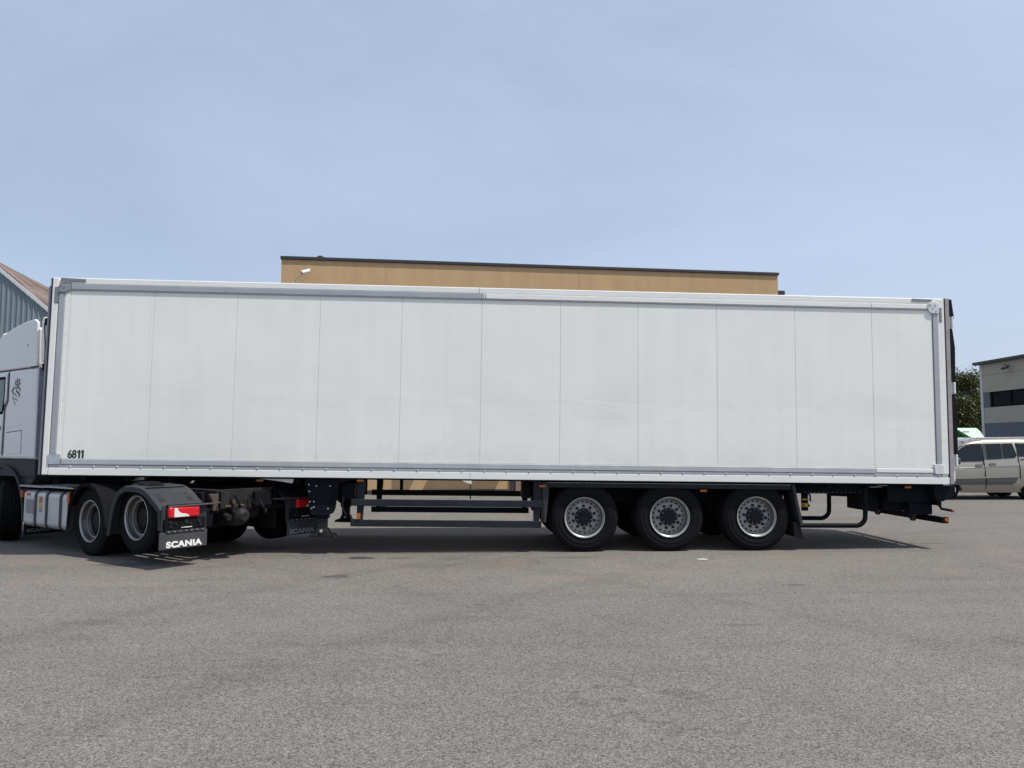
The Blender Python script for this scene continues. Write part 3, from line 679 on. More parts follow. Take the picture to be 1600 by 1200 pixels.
bx('gear_box', 4.24, 4.44, .2, .5, .72, .98, 'frame', tl, .02); obj('crank_handle', MB().tube([(4.3, .05, .78), (4.3, .02, .62), (4.36, .0, .52)], .014, 8), 'frame', tl)
# small parts under the front
obj('support_fin', MB().prism([(3.05, 1.028), (3.56, 1.028), (3.54, .965), (3.3, 1.0)], .12, .14), 'white', tl, .003)
obj('coupling_wedge', MB().prism([(1.0, 1.0), (1.32, 1.03), (1.3, .98), (1.12, .965)], .35, .45), 'galv', tl, .004)
# side guards
for y0 in (.06, 2.5):
    for z0 in (.645, .345):
        gd = MB().box(4.415, 7.24, y0, y0 + .03, z0, z0 + .10); obj('guard_rail', gd, 'guard', tl, .008)
    for x in (4.50, 7.12): obj('guard_post', MB().prism([(x, 1.029), (x + .12, 1.029), (x + .085, .34), (x, .34)], y0 + .032, y0 + .07), 'guard', tl, .006)
obj('brace', MB().tube([(4.95, 2.44, 1.02), (4.95, 2.44, .66)], .03, 8), 'frame', tl)
am = bx('side_marker', 4.505, 4.56, .045, .0585, .455, .54, 'amber', tl, .004)
for x, z, yy in ((3.02, .985, .12), (4.5, 1.0, .04), (7.20, .945, .07), (9.65, .90, .07), (12.86, .985, .10)): 
    bx('side_marker', x, x + .10, yy - .02, yy + .01, z, z + .032, 'amber', tl, .006)
bx('valve_block', 7.0, 7.14, .9, 1.2, .72, 1.02, 'castiron', tl, .02)
bx('reflector_plate', 4.58, 4.70, 2.42, 2.43, .45, .58, 'white', tl, .003)
# bogie: fender beam, skirts, wheels
for y0, s_ in ((.07, 1), (2.53, -1)):
    bx('fender_beam', 7.33, 11.06, min(y0, y0 + s_ * .05), max(y0, y0 + s_ * .05), .945, 1.012, 'guard', tl, .008)
    bx('fender_top', 7.36, 11.1, min(y0 + s_ * .052, y0 + s_ * .5), max(y0 + s_ * .052, y0 + s_ * .5), .985, 1.0, 'plastic', tl, .004)
    obj('front_mudguard', MB().prism([(7.25, 1.02), (7.36, 1.02), (7.31, .42), (7.275, .42)], y0, y0 + s_ * .42), 'plastic', tl, .006)
    fm = obj('rear_mudguard', MB().prism([(11.065, 1.02), (11.11, 1.02), (11.235, .42), (11.19, .40)], y0 - s_ * .02, y0 + s_ * .42), 'plastic', tl, .006)
    obj('mud_flap', MB().prism([(11.08, .45), (11.185, .45), (11.245, .20), (11.10, .235)], y0 + s_ * .0, y0 + s_ * .40), 'rubber', tl, .006)
obj('beam_highlight_strip', MB().box(7.33, 11.05, .062, .0685, 1.014, 1.019), 'plate', tl)
AX = (7.893, 9.192, 10.53); RT = .52; WT = .385
for i, ax in enumerate(AX):
    lx, lz = w2t(ax, RT - .006)
    for sgn in (1, -1):
        cy = .10 + WT / 2 if sgn > 0 else WD - .10 - WT / 2
        # fixed design facing -y; mirrored for the far side
        def mir(mb):
            if sgn < 0: mb.v = [(a, 2 * cy - b, c_) for a, b, c_ in mb.v]
            return mb
        wh = obj('wheel', mir(MB().lathe(tyre_profile(RT, WT), lx, cy, lz, 72)), 'tyre', tl, smooth=True)
        o = cy - WT / 2
        flange = [(.022, .278), (.0, .306), (-.006, .302), (-.004, .296), (.014, .288)]
        barrel = [(.014, .288), (.05, .282), (.09, .277), (.115, .266), (.118, .250)]
        disc = [(.118, .250), (.114, .240), (.110, .222), (.098, .205), (.096, .20), (.096, .118)]
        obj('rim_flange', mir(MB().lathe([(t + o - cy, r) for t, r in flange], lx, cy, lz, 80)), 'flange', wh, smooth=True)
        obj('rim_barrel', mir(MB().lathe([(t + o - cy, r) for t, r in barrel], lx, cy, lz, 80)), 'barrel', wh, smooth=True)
        mbx = MB().lathe([(t + o - cy, r) for t, r in disc], lx, cy, lz, 80, 'y', (lambda k, i_: i_ == 1 and k % 4 in (0, 1)))
        obj('rim', mir(mbx), 'rim', wh, smooth=True)
        ph = (.35, .1, .5)[i]
        obj('hub', mir(MB().lathe([(.0 + o - cy + .10, .134), (.075 + o - cy, .134), (.055 + o - cy, .130), (.045 + o - cy, .10), (.04 + o - cy, .0)], lx, cy, lz, 32)), 'hub', wh, smooth=True)
        obj('brake_drum', mir(MB().lathe([(.15 + o - cy, .02), (.15 + o - cy, .262), (.33 + o - cy, .262)], lx, cy, lz, 32)), 'hub', wh, smooth=True)
        nm = nuts(lx, o + .096, lz, .1695, 10, .0225, .03, 1, ph); obj('wheel_nuts', mir(nm), 'hub', wh, kind='stuff')
        nm = nuts(lx, o + .058, lz, .112, 10, .008, .014, 1, ph); obj('hub_bolts', mir(nm), 'platedk', wh, kind='stuff')
    obj('axle', MB().tube([(lx, .5, lz), (lx, 2.1, lz)], .075, 14), 'castiron', tl, smooth=True)
    for yy in (.76, 1.84):
        obj('air_spring', MB().lathe([(-.30, .09), (-.27, .13), (-.22, .14), (-.17, .125), (-.12, .14), (-.05, .13), (0, .10)], lx + .35, yy, .97, 20, 'z'), 'rubber', tl, smooth=True)
        obj('trailing_arm', MB().tube([(lx - .45, yy, .72), (lx, yy, lz + .09), (lx + .38, yy, lz + .14)], .045, 8), 'frame', tl)
        bx('hanger_bracket', lx - .52, lx - .38, yy - .06, yy + .06, .62, .972, 'frame', tl, .01)
    obj('brake_chamber', MB().lathe([(0, 0), (0, .08), (.05, .1), (.12, .1), (.22, .07), (.22, 0)], lx + .15, 1.0, lz + .12, 18, 'x'), 'castiron', tl, smooth=True)
bx('air_tank', 8.0, 10.3, 1.1, 1.5, .70, .96, 'frame', tl, .12, seg=5)
bx('under_tray', 7.3, 10.95, .62, 1.95, .965, .973, 'frame', tl, 0)
# coupling / valve board behind the wheels
vb = bx('valve_board', 11.380, 11.480, .42, .46, .60, .955, 'blackplastic', tl, .005)
bx('valve', 11.360, 11.490, .40, .419, .66, .72, 'yellow', vb, .006); bx('valve', 11.370, 11.480, .40, .419, .77, .79, 'yellow', vb, .004); bx('valve', 11.375, 11.410, .38, .399, .67, .71, 'redp', vb, .006)
bx('valve', 11.370, 11.500, .40, .419, .935, .95, 'yellow', vb, .004)
obj('hose', MB().tube([(11.450, .40, .92), (11.490, .37, .84), (11.505, .4, .75)], .016, 8), 'blue', vb, smooth=True); bx('knob', 11.465, 11.495, .38, .399, .67, .70, 'hub', vb, .006)
# rear sub-frame
bx('side_beam', 11.12, 12.32, .34, .44, .875, 1.028, 'frame', tl, .006)
bb = MB(); x = 11.4
while x < 12.3: bb.lathe([(-.012, 0), (-.012, .007), (0, .007)], x, .339, .892, 6); x += .072
obj('bolt_row', bb, 'platedk', tl, kind='stuff')
def cradle(y, r):
    pts = [(12.265, y, .97), (12.262, y, .62)] + [(12.262 - .16 + .16 * math.cos(a), y, .58 + .15 * math.sin(a) - .03) for a in [-.15 * PI / 2 * k for k in range(1, 7)]] + [(12.0, y, .402), (11.6, y, .40), (11.20, y, .398)]
    obj('cradle_tube', MB().tube(pts, r, 12), 'frame', tl, smooth=True)
cradle(.16, .036); cradle(1.36, .036)
obj('cradle_link', MB().tube([(12.25, .18, .86), (12.25, 1.36, .80)], .022, 8), 'frame', tl)
bx('rear_box', 12.34, 12.66, .5, .9, .62, 1.028, 'frame', tl, .01)
bx('rear_beam', 12.66, 13.44, .24, .30, .76, 1.028, 'frame', tl, .01)
bx('tail_lamp_board', 13.40, 13.46, .12, 2.48, .72, 1.028, 'frame', tl, .01)
bx('tail_lift_arm', 13.02, 13.40, .26, .42, .57, .755, 'frame', tl, .02); bx('tail_lift_housing', 12.70, 13.38, .43, 1.0, .61, 1.02, 'frame', tl, .03)
bx('lift_rod', 12.42, 12.62, .30, .34, .985, .995, 'galv', tl, .003); bx('lift_rod', 12.5, 12.66, .22, .26, 1.012, 1.02, 'galv', tl, .003)
ub = bx('underrun_bar', 13.42, 13.53, .06, 2.54, .455, .55, 'frame', tl, .012)
bx('bar_top_strip', 13.422, 13.47, .10, 2.5, .5515, .556, 'plate', ub, 0)
for yy in (.72, 1.80): obj('bar_bracket', MB().prism([(13.12, .76), (13.34, .76), (13.44, .556), (13.39, .43), (13.34, .43)], yy, yy + .06), 'castiron', tl, .006)
obj('bar_lamp', MB().lathe([(-.02, 0), (-.018, .024), (0, .03)], 13.485, .058, .505, 14), 'amber', tl, smooth=True)
obj('side_lamp', MB().tube([(13.43, .16, .74), (13.47, .14, .67), (13.58, .06, .65)], .022, 8), 'rubber', tl); obj('lamp_lens', MB().tube([(13.581, .06, .65), (13.61, .045, .647)], .024, 8), 'amber', tl)
obj('rear_step', MB().prism([(13.3, 1.03), (13.66, 1.03), (13.66, .90), (13.47, .79), (13.35, .79)], .08, .32), 'frame', tl, .01)
bx('step_plate', 13.662, 13.68, .10, .28, .93, 1.0, 'galv', tl, .004)

# ================================================================= TRACTOR UNIT
AL = R(39)
TO = Vector((.65, .13, 0)) + 1.2 * Vector((math.sin(AL), math.cos(AL), 0))
tk = thing('tractor_truck', 'white tractor unit turned away, coupled under the trailer front', 'truck', TO, (0, 0, PI - AL))
# cab side outline (x forward, z up)
cabp = [(1.80, 1.37), (1.82, 1.9), (1.84, 2.85), (2.85, 2.88), (3.85, 2.88), (4.15, 2.72), (4.35, 1.9), (4.42, 1.37)]
cb = obj('cab', MB().prism([(1.80, 1.37), (1.845, 2.855), (3.9, 2.855), (4.18, 2.70), (4.38, 1.9), (4.42, 1.37)], -1.23, 1.23), 'cab', tk, .05, seg=4)
# side fairing above / roof deflector
fa = [(1.87, 2.872), (1.915, 3.60), (2.02, 3.655), (2.35, 3.64), (2.85, 3.57), (3.3, 3.46), (3.75, 3.25), (4.05, 2.872)]
for s_ in (1, -1): obj('side_fairing', MB().prism(fa, s_ * 1.235, s_ * 1.19), 'cab', tk, .018, seg=3)
obj('roof_deflector', MB().prism([(2.25, 2.87), (2.1, 3.55), (2.85, 3.52), (3.3, 3.40), (3.75, 3.2), (4.1, 2.87)], -1.185, 1.185), 'cab', tk, .06, seg=3)
obj('fairing_pin', MB().lathe([(0, .018), (.008, .016), (.008, 0)], 2.22, 1.235, 3.24, 10), 'cabgrey', tk)
obj('fairing_gap', MB().prism([(1.86, 2.858), (1.86, 2.872), (2.1, 2.872), (2.1, 2.858)], 1.2, 1.2335), 'seam', tk)
# door gap, door, window
dg = [(2.90, 2.84), (2.945, 2.80), (2.945, 2.36), (3.03, 2.26), (3.06, 1.46), (3.02, 1.40), (2.97, 1.46), (2.97, 2.20), (2.865, 2.34), (2.865, 2.80)]
obj('door_gap', MB().prism(dg, 1.20, 1.234), 'platedk', tk)
dgi = [(2.885, 2.835), (2.905, 2.80), (2.905, 2.35), (3.005, 2.23), (3.02, 1.44), (3.0, 1.44), (2.985, 2.215), (2.88, 2.345), (2.872, 2.80)]
obj('door_gap', MB().prism(dgi, 1.20, 1.2375), 'seam', tk)
dr_ = obj('door', MB().prism([(2.95, 2.80), (3.9, 2.80), (4.1, 2.6), (4.2, 1.45), (3.065, 1.45), (3.035, 2.27), (2.95, 2.37)], 1.21, 1.243), 'cab', tk, .01)
wf_ = obj('window_frame', MB().prism([(3.0, 2.76), (3.8, 2.76), (3.98, 2.5), (4.02, 2.12), (3.05, 2.12), (3.0, 2.4)], 1.22, 1.2455), 'blackplastic', dr_, .004)
obj('window', MB().prism([(3.03, 2.71), (3.78, 2.71), (3.93, 2.48), (3.97, 2.17), (3.08, 2.17), (3.03, 2.4)], 1.23, 1.248), 'cabglass', dr_)
obj('door_handle', MB().box(3.1, 3.3, 1.244, 1.27, 1.85, 1.92), 'blackplastic', dr_, .01)
# sleeper wall details
obj('wall_ridge', MB().prism([(2.40, 2.79), (2.40, 2.802), (2.80, 2.79), (2.80, 2.775)], 1.228, 1.2325), 'cab', tk, .001)
obj('wall_ridge', MB().prism([(2.30, 1.95), (2.30, 1.975), (2.93, 1.90), (2.93, 1.875)], 1.228, 1.2335), 'cab', tk, .001)
lk = obj('locker_hatch', MB().prism([(2.32, 1.46), (2.32, 1.83), (2.90, 1.80), (2.90, 1.46)], 1.22, 1.236), 'cab', tk, .006)
obj('hatch_gap', MB().prism([(2.305, 1.835), (2.305, 1.845), (2.90, 1.815), (2.90, 1.805)], 1.22, 1.2345), 'seam', lk)
obj('hatch_gap', MB().prism([(2.303, 1.46), (2.303, 1.845), (2.316, 1.845), (2.316, 1.46)], 1.22, 1.2345), 'cabgrey', lk)
obj('rear_seal', MB().box(1.772, 1.798, .95, 1.232, 1.40, 2.85), 'edgegrey', tk, .004)
# emblem on the sleeper wall: crowned griffin head in dark strokes
em = MB()
def stroke(pts, w0, w1):
    n = len(pts); lft, rgt = [], []
    for i, p in enumerate(pts):
        a = Vector(pts[max(0, i - 1)]); b = Vector(pts[min(n - 1, i + 1)]); d = (b - a).normalized(); nn = Vector((-d.y, d.x)); ww = w0 + (w1 - w0) * i / (n - 1)
        lft.append(Vector(p) + nn * ww); rgt.append(Vector(p) - nn * ww)
    poly = [(v.x, v.y) for v in lft] + [(v.x, v.y) for v in reversed(rgt)]
    # picture u,v -> side of the cab (u to the right = rearwards)
    vs = [(2.80 - u * .42, 1.2352 + k * .003, 2.285 + v * .31) for k in (0, 1) for u, v in poly]; m = len(poly)
    fs = [(i, (i + 1) % m, (i + 1) % m + m, i + m) for i in range(m)]
    for i in range(n - 1): fs += [(m + i, m + i + 1, m + m - 2 - i, m + m - 1 - i)]
    em.add(vs, fs)
for pts, a, b in [([(.40, 1.12), (.46, 1.2), (.42, 1.33)], .03, .012), ([(.58, 1.13), (.60, 1.25), (.60, 1.42)], .035, .012), ([(.76, 1.12), (.74, 1.22), (.80, 1.33)], .03, .012),
                  ([(.36, 1.08), (.60, 1.04), (.84, 1.08)], .028, .028), ([(.42, .99), (.6, .96), (.78, .99)], .016, .016),
                  ([(.30, .90), (.22, .78), (.10, .72), (.14, .62)], .05, .012), ([(.40, .88), (.55, .84), (.50, .74)], .035, .01), ([(.60, .90), (.80, .82), (.86, .66)], .045, .014),
                  ([(.52, .70), (.62, .60), (.74, .64), (.66, .5)], .045, .014), ([(.28, .66), (.20, .52), (.30, .48)], .03, .008), ([(.40, .56), (.48, .44), (.60, .42)], .026, .01),
                  ([(.80, .56), (.82, .40), (.70, .34)], .032, .008), ([(.24, .40), (.26, .26), (.38, .20)], .026, .008), ([(.46, .30), (.56, .18), (.70, .2)], .024, .008), ([(.34, .12), (.42, .0), (.5, -.06)], .02, .006)]:
    stroke(pts, a, b)
obj('emblem', em, 'letterblack', tk)
# roof lamp bit, intake stack behind the cab
obj('roof_lamp', MB().tube([(3.32, 1.12, 3.50), (3.42, 1.12, 3.50)], .05, 12), 'white', tk, smooth=True)
is_ = obj('intake_stack', MB().prism([(1.60, 2.92), (1.80, 2.92), (1.84, 3.60), (1.80, 3.68), (1.60, 3.66)], .90, 1.215), 'stack', tk, .05, seg=3)
obj('stack_cap', MB().prism([(1.54, 3.69), (1.76, 3.71), (1.74, 3.82), (1.54, 3.82)], .86, 1.17), 'stack', is_, .03)
obj('stack_mouth', MB().box(1.585, 1.70, .95, 1.222, 3.52, 3.64), 'blackplastic', is_, .01)
obj('stack_collar', MB().box(1.61, 1.78, .92, 1.20, 2.80, 2.915), 'blackplastic', is_, .02)
obj('stack_pipe', MB().box(1.64, 1.76, .95, 1.18, 2.56, 2.79), 'tank', is_, .03)
obj('stack_cable', MB().tube([(1.68, 1.225, 3.55), (1.63, 1.24, 3.42), (1.60, 1.235, 3.2), (1.60, 1.23, 2.85)], .010, 6), 'blackplastic', is_, smooth=True)
bx('rear_cab_panel', 1.5, 1.74, .5, 1.08, 1.42, 2.48, 'cabgrey', tk, .02)
obj('grab_rail', MB().tube([(1.55, 1.13, 1.72), (1.50, 1.17, 1.8), (1.50, 1.17, 2.1), (1.55, 1.13, 2.15)], .018, 8), 'blackplastic', tk, smooth=True)
bx('fairing_edge', 1.79, 1.83, 1.16, 1.188, 3.02, 3.62, 'stack', tk, .01)
# dark lower cab + front fender
bx('engine_block', 2.0, 4.2, -.6, .62, .50, 1.36, 'seam', tk, .02); bx('lower_cab', 1.84, 4.4, .55, 1.20, 1.08, 1.365, 'plastic', tk, .02)
fp = [(2.12, .36), (2.16, .62), (2.26, .88), (2.44, 1.08), (2.7, 1.19), (3.0, 1.22), (3.3, 1.19), (3.55, 1.05)]
obj('front_fender', MB().band(soft(fp), .72, 1.25, .03, .03), 'plastic', tk, smooth=True)
obj('front_fender_panel', MB().prism([(1.86, 1.08), (2.46, 1.09), (2.28, .90), (2.2, .75), (2.04, .95)], .9, 1.18), 'plastic', tk, .01)
bx('front_bumper', 3.62, 4.48, -1.2, 1.2, .34, 1.07, 'plastic', tk, .05, seg=3)
ff = bx('front_mud_flap', 2.075, 2.095, .62, 1.22, .16, .50, 'rubber', tk, .004)
letters('lettering', 'SCANIA', .055, .003, 'letterdim', ff, frame_mtx((2.072, 1.18, .20), (0, -1, 0), (0, 0, 1)), 1.35, .03)
# chassis
for s_ in (1, -1): bx('frame_rail', -1.95, 4.2, s_ * .42 - .04, s_ * .42 + .04, .72, .98, 'castiron', tk, .008)
bx('rear_crossmember', -1.99, -1.955, -.46, .46, .70, .98, 'castiron', tk, .008)
for x in (-.7, .6, 1.6): bx('crossmember', x, x + .1, -.378, .378, .76, .94, 'castiron', tk, .008)
obj('end_bracket', MB().prism([(.46, .70), (.54, .70), (.54, .80), (.60, .93), (.46, .93)], -2.05, -1.995, 'x'), 'rust', tk, .006)
obj('end_bracket', MB().prism([(.26, .72), (.42, .72), (.42, .96), (.26, .94)], -2.04, -1.995, 'x'), 'castiron', tk, .006)
obj('fifth_wheel', MB().lathe([(0, .02), (0, .42), (.03, .45), (.06, .45), (.06, .02)], .2, 0, .99, 32, 'z'), 'castiron', tk, smooth=True)
at = obj('air_reservoir', MB().lathe([(-.42, 0), (-.42, .06), (-.38, .11), (-.30, .135), (-.2, .14), (-.19, .146), (-.17, .14), (.1, .14), (.25, .1), (.25, 0)], -1.72, .10, .60, 24, 'x'), 'castiron', tk, smooth=True)
obj('valve', MB().tube([(-2.1, .22, .70), (-2.0, .22, .72)], .05, 10), 'castiron', tk, smooth=True); obj('valve', MB().tube([(-2.12, .33, .60), (-2.02, .33, .62)], .04, 10), 'castiron', tk, smooth=True)
bx('pipe_bracket', -2.06, -2.0, .05, .36, .735, .765, 'rust', tk, .006); bx('pipe_bracket', -2.05, -2.0, .16, .24, .766, .83, 'rust', tk, .006)
bx('battery_box', -1.6, -.2, -.36, .36, .42, .70, 'frame', tk, .03)
for k, (y0, z0, c_) in enumerate(((.28, .86, 'blackplastic'), (.2, .9, 'blackplastic'), (-.05, .88, 'blackplastic'), (-.2, .84, 'castiron'))):
    obj('air_hose', MB().tube([(-2.03, y0, z0), (-2.09, y0 - .04, z0 - .12), (-2.03, y0 - .12, z0 - .22), (-1.98, y0 - .2, z0 - .1)], .014, 8), c_, tk, smooth=True)
bx('tail_box', -2.06, -1.99, -.42, -.12, .72, .94, 'blackplastic', tk, .02)
obj('brake_chamber', MB().lathe([(0, 0), (0, .07), (.04, .1), (.12, .1), (.2, .06), (.2, 0)], -1.75, -.35, .62, 18, 'x'), 'castiron', tk, smooth=True)
bx('inner_guard', -1.9, -.75, -.62, -.58, .35, .95, 'rubber', tk, .01); bx('inner_guard', -1.9, -.75, .58, .62, .35, .95, 'rubber', tk, .01)
bx('cross_tube', -1.985, -1.955, -.9, .9, .66, .72, 'blackplastic', tk, .01)
# fuel tank
tp = []
for cx_, cz_, a0 in ((1.17, .80, 0), (.72, .80, 90), (.72, .40, 180), (1.17, .40, 270)):
    for k in range(6): a = R(a0 + 90 * k / 5); tp.append((cx_ + .085 * math.cos(a), cz_ + .085 * math.sin(a)))
ft = obj('fuel_tank', MB().prism([(a, b) for a, b in tp], .56, 2.04, 'x'), 'tank', tk, .012)
for x in (.78, 1.24, 1.62):
    tp2 = [((a - .945) * 1.035 + .945, (b - .60) * 1.03 + .60) for a, b in tp]
    obj('tank_strap', MB().prism(tp2, x - .035, x + .035, 'x'), 'strap', ft, .004)
bx('tank_end_shield', .50, .555, .70, 1.27, .32, .92, 'plastic', tk, .02)
lb = bx('warning_sticker', 1.40, 1.50, 1.2555, 1.258, .70, .80, 'amber', ft, 0); bx('warning_sticker', 1.40, 1.50, 1.2555, 1.258, .64, .69, 'yellow', ft, 0); bx('warning_sticker', 1.40, 1.49, 1.2555, 1.258, .56, .63, 'platedk', ft, 0)
bx('small_hatch', 1.70, 1.95, 1.2555, 1.262, .52, .74, 'platedk', ft, .004); bx('red_label', 1.82, 1.95, 1.2555, 1.258, .80, .84, 'redp', ft, 0)
bx('tank_ledge', 1.68, 2.0, 1.2555, 1.27, .49, .505, 'tank', ft, .004)
sp_ = bx('step_plate', 1.35, 2.2, .66, 1.27, .935, .96, 'tread', tk, .006); bx('step_plate', .40, 1.33, .66, 1.27, .945, .97, 'tread', tk, .006)
bx('side_marker', 2.10, 2.14, 1.2, 1.27, .76, .88, 'amber', tk, .006); bx('side_marker', .46, .53, 1.272, 1.29, .74, .90, 'amber', tk, .006)
# wheels
def truck_wheel(cx_, cy_, cz_, rt, wt, steer=0., dish=True, dual=False, sgn=1):
    m = Matrix.Translation((cx_, cy_, cz_)) @ Matrix.Rotation(steer, 4, 'Z')
    def put(mb):
        mb.v = [tuple(m @ Vector((a, b * sgn, c_))) for a, b, c_ in mb.v]; return mb
    h = wt / 2; wh = obj('wheel', put(MB().lathe(tyre_profile(rt, wt, 4), 0, 0, 0, 64)), 'tyre', tk, smooth=True)
    if dual: obj('inner_tyre', put(MB().lathe([(t - wt - .03, r) for t, r in tyre_profile(rt, wt, 4)], 0, 0, 0, 64)), 'tyre', wh, smooth=True)
    if dish: pr_ = [(h - .012, .284), (h - .05, .275), (h - .075, .262), (h - .085, .236), (h - .12, .228), (h - .125, .222)]
    else: pr_ = [(h - .03, .275), (h, .305), (h + .004, .297), (h - .02, .284), (h - .03, .26), (h + .02, .2), (h + .03, .13), (h + .06, .1), (h + .06, 0)]
    if dish:
        obj('rim_flange', put(MB().lathe([(h - .03, .275), (h, .305), (h + .004, .297), (h - .012, .284)], 0, 0, 0, 56)), 'flange', wh, smooth=True)
        obj('rim_ring', put(MB().lathe([(h - .083, .240), (h - .079, .236), (h - .080, .227), (h - .09, .226)], 0, 0, 0, 56)), 'flange', wh, smooth=True)
    obj('rim', put(MB().lathe(pr_, 0, 0, 0, 56)), 'rimdull', wh, smooth=True)
    if dish: obj('rim_disc', put(MB().lathe([(h - .125, .222), (h - .17, .215), (h - .185, .20), (h - .19, .13), (h - .19, 0)], 0, 0, 0, 40)), 'castiron', wh, smooth=True)
    hb = MB().lathe([(h - .188, .15), (h - .13, .14), (h - .10, .12), (h - .09, .0)], 0, 0, 0, 28) if dish else MB().lathe([(h + .03, .11), (h + .075, .09), (h + .08, 0)], 0, 0, 0, 28)
    obj('hub', put(hb), 'hub', wh, smooth=True)
    nm = MB()
    for k in range(10):
        a = 2 * PI * k / 10; y_ = h - .188 if dish else h + .025
        nm.lathe([(y_, .017), (y_ + .035, .017), (y_ + .035, 0)], .168 * math.cos(a), 0, .168 * math.sin(a), 6)
    obj('wheel_nuts', put(nm), 'hub', wh, kind='stuff')
for s_ in (1, -1):
    truck_wheel(0, s_ * 1.05, .497, .50, .30, 0, True, True, s_)
    truck_wheel(-1.275, s_ * 1.05, .615, .49, .30, 0, True, False, s_)
    truck_wheel(3.02, s_ * 1.05, .497, .50, .315, R(-24), False, False, s_)
for x, z in ((0, .497), (-1.275, .615), (3.02, .497)): obj('axle', MB().tube([(x, -.82, z), (x, .82, z)], .08, 12), 'castiron', tk, smooth=True)
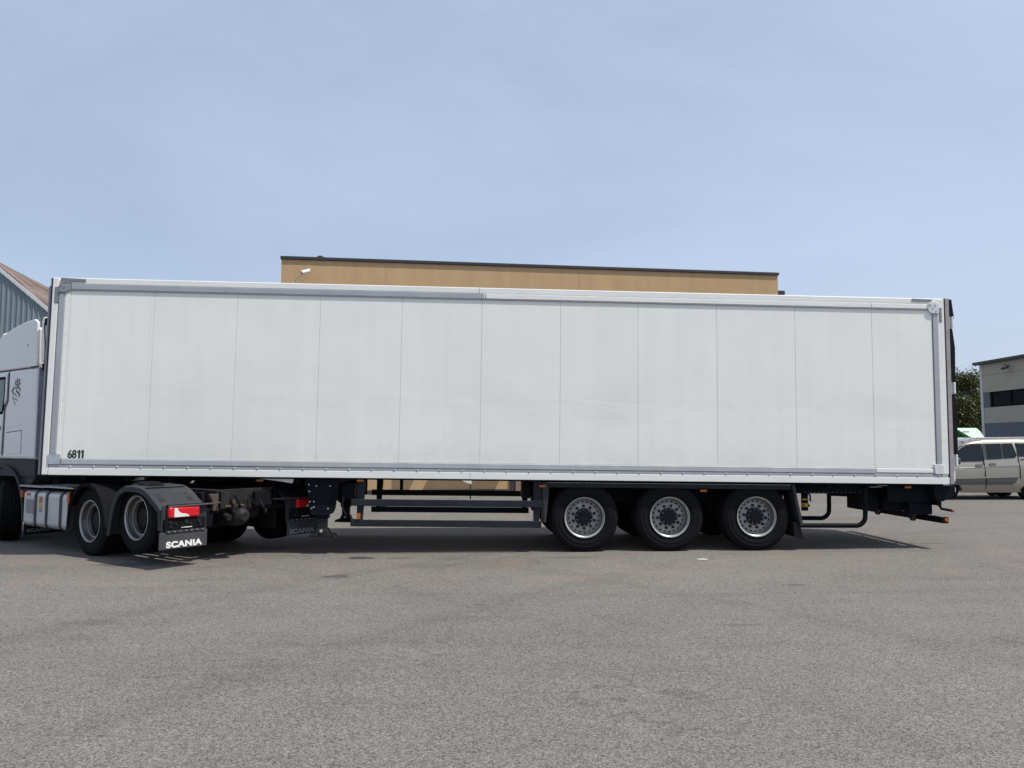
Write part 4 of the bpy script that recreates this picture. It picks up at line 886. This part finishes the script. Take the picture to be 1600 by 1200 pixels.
# rear fenders
def arc(cx_, cz_, r, a0, a1, n=14): return [(cx_ + r * math.cos(R(a0 + (a1 - a0) * k / n)), cz_ + r * math.sin(R(a0 + (a1 - a0) * k / n))) for k in range(n + 1)]
for s_ in (1, -1):
    def sd(mb):
        if s_ < 0: mb.v = [(a, -b, c_) for a, b, c_ in mb.v]
        return mb
    p1 = [(.57, .34), (.56, .52)] + arc(0, .50, .56, 15, 150, 16) + [(-.58, .55), (-.63, .36)]
    obj('rear_fender', sd(MB().band(soft(p1, 1), .60, 1.27, .02, .045)), 'blackplastic', tk, smooth=True)  # black instead of grey puts the trailer's shade into this fender's colour
    p2 = [(-.68, .36), (-.74, .60), (-.80, .80), (-.92, .96), (-1.06, 1.04), (-1.25, 1.055), (-1.5, 1.05), (-1.68, 1.0), (-1.82, .92), (-1.95, .84), (-2.02, .80), (-2.06, .74), (-2.08, .50)]
    fe = obj('rear_fender', sd(MB().band(soft(p2), .66, 1.30, .02, .06)), 'plastic', tk, smooth=True)
    for k in range(3):
        bx('fender_rib', -1.30 - .16 * k, -1.24 - .16 * k, min(s_ * .70, s_ * 1.26), max(s_ * .70, s_ * 1.26), 1.052 - .004 * k, 1.066 - .012 * k, 'plastic', fe, .004)
    for yy in (.76, 1.16):
        gr = MB()
        for k in range(2):
            gr.add([(-1.74, s_ * (yy + .045 * k), .966), (-1.74, s_ * (yy + .020 + .045 * k), .966), (-1.93, s_ * (yy + .020 + .045 * k), .862), (-1.93, s_ * (yy + .045 * k), .862)], [(0, 1, 2, 3)])
            gr.add([(-1.74 - .1 * k - .02, s_ * yy, .958 - .055 * k), (-1.74 - .1 * k - .02, s_ * (yy + .055), .958 - .055 * k), (-1.76 - .1 * k - .02, s_ * (yy + .055), .947 - .055 * k), (-1.76 - .1 * k - .02, s_ * yy, .947 - .055 * k)], [(0, 1, 2, 3)])
        obj('fender_latch', gr, 'seam', fe)
    lp = bx('lamp_bracket', -2.13, -2.06, min(s_ * .64, s_ * 1.24), max(s_ * .64, s_ * 1.24), .805, .825, 'blackplastic', tk, .004)
    obj('lamp_bar', MB().tube([(-2.13, s_ * 1.24, .806), (-2.15, s_ * .9, .808), (-2.13, s_ * .50, .812), (-2.05, s_ * .44, .812)],   .012, 8), 'flapgrey', lp, smooth=True)
    a, b = sorted((s_ * .80, s_ * 1.24))
    tlamp = bx('tail_light', -2.155, -2.085, a, b, .655, .80, 'redlens', tk, .03, seg=4)
    wl_ = [(1.17, .785), (1.125, .782), (1.11, .745), (1.07, .715), (1.0, .703), (.97, .69), (.955, .668), (1.17, .668)]
    obj('clear_lens', MB().prism([(s_ * u, v) for u, v in wl_], -2.159, -2.14, 'x'), 'whitelens', tlamp, .003)
    pb = bx('lamp_panel', -2.125, -2.083, min(s_ * .70, s_ * 1.28), max(s_ * .70, s_ * 1.28), .50, .645, 'blackplastic', tk, .008)
    for u, v, r_ in ((1.2, .60, .022), (1.2, .55, .018), (1.13, .58, .018), (.98, .60, .03), (.92, .57, .02), (1.02, .55, .02), (.80, .60, .026), (.78, .55, .02)):
        obj('plug', MB().lathe([(-.012, 0), (-.012, r_), (0, r_)], -2.126, s_ * u, v, 10, 'x'), 'castiron', pb)
    bx('plate_lamp', -2.135, -2.1255, min(s_ * .90, s_ * 1.05), max(s_ * .90, s_ * 1.05), .522, .533, 'whitelens', pb, .002)
    bx('sun_block_plate', -2.084, -2.066, min(s_ * .66, s_ * 1.30), max(s_ * .66, s_ * 1.30), .44, .82, 'plastic', tk, .004)  # plate added to close sun slits in the tractor's ground shadow
    rowb = bx('flap_clamp', -2.125, -2.09, min(s_ * .70, s_ * 1.26), max(s_ * .70, s_ * 1.26), .465, .498, 'plastic', tk, .006)
    for k in range(7): obj('bolt', MB().lathe([(-.008, 0), (-.008, .008), (0, .008)], -2.126, s_ * (.74 + .08 * k), .482, 6, 'x'), 'galv', rowb)
    fl_ = bx('mud_flap', -2.112, -2.096, min(s_ * .66, s_ * 1.34), max(s_ * .66, s_ * 1.34), .255, .475, 'flapgrey', tk, .012)
    if s_ > 0: letters('lettering', 'SCANIA', .082, .003, 'letter', fl_, frame_mtx((-2.1140, 1.245, .275), (0, -1, 0), (0, 0, 1)), 1.30, .05)
    else: letters('lettering', 'SCANIA', .075, .003, 'letterdim', fl_, frame_mtx((-2.1140, -.70, .275), (0, -1, 0), (0, 0, 1)), 1.30, .05)

# ================================================================= SIGN POST BEHIND THE TRAILER
sg = thing('sign_post', 'thin dark post with white plate seen under the trailer against ochre wall', 'sign', (6.21, 11.43, 0))
obj('post', MB().tube([(0, 0, 0), (0, 0, 1.5)], .022, 10), 'darkcap', sg, smooth=True)
obj('plate', MB().prism([(.03, .44), (.03, 1.1), (-.33, 1.1), (-.33, .66), (-.28, .56), (-.14, .49)], -.04, -.025), 'white', sg, .003)
# ================================================================= LOOSE GRIT AND LITTER
gr = MB(); rnd = random.Random(3)
for k in range(900):
    d = rnd.random() ** .7; x = rnd.uniform(-3, 17); y = -9.5 + d * 18; s_ = rnd.uniform(.003, .009)
    if rnd.random() < .03: s_ *= 1.8
    o = [(s_ * rnd.uniform(.7, 1.3), 0, 0), (0, s_ * rnd.uniform(.7, 1.3), 0), (-s_ * rnd.uniform(.7, 1.3), 0, 0), (0, -s_ * rnd.uniform(.7, 1.3), 0), (0, 0, s_ * rnd.uniform(.5, .9))]
    gr.add([(x + a, y + b, .0005 + c_) for a, b, c_ in o], [(0, 1, 4), (1, 2, 4), (2, 3, 4), (3, 0, 4)])
obj('loose_grit', gr, 'pebble', kind='stuff', label='loose grit scattered over the asphalt yard', fixn=False)
pc = MB(); n = 12
for k in range(n):
    a = 2 * PI * k / n; r_ = .085 * rnd.uniform(.7, 1.2); pc.v.append((r_ * math.cos(a), r_ * .8 * math.sin(a), .003 + rnd.uniform(0, .005)))
pc.v.append((0, 0, .009)); pc.f = [(k, (k + 1) % n, n) for k in range(n)]
lt = tag(obj('paper_scrap', pc, 'litter'), 'white scrap lying on the asphalt in front of the trailer\'s rear wheels', 'litter')
lt.location = (9.42, -.72, .0)
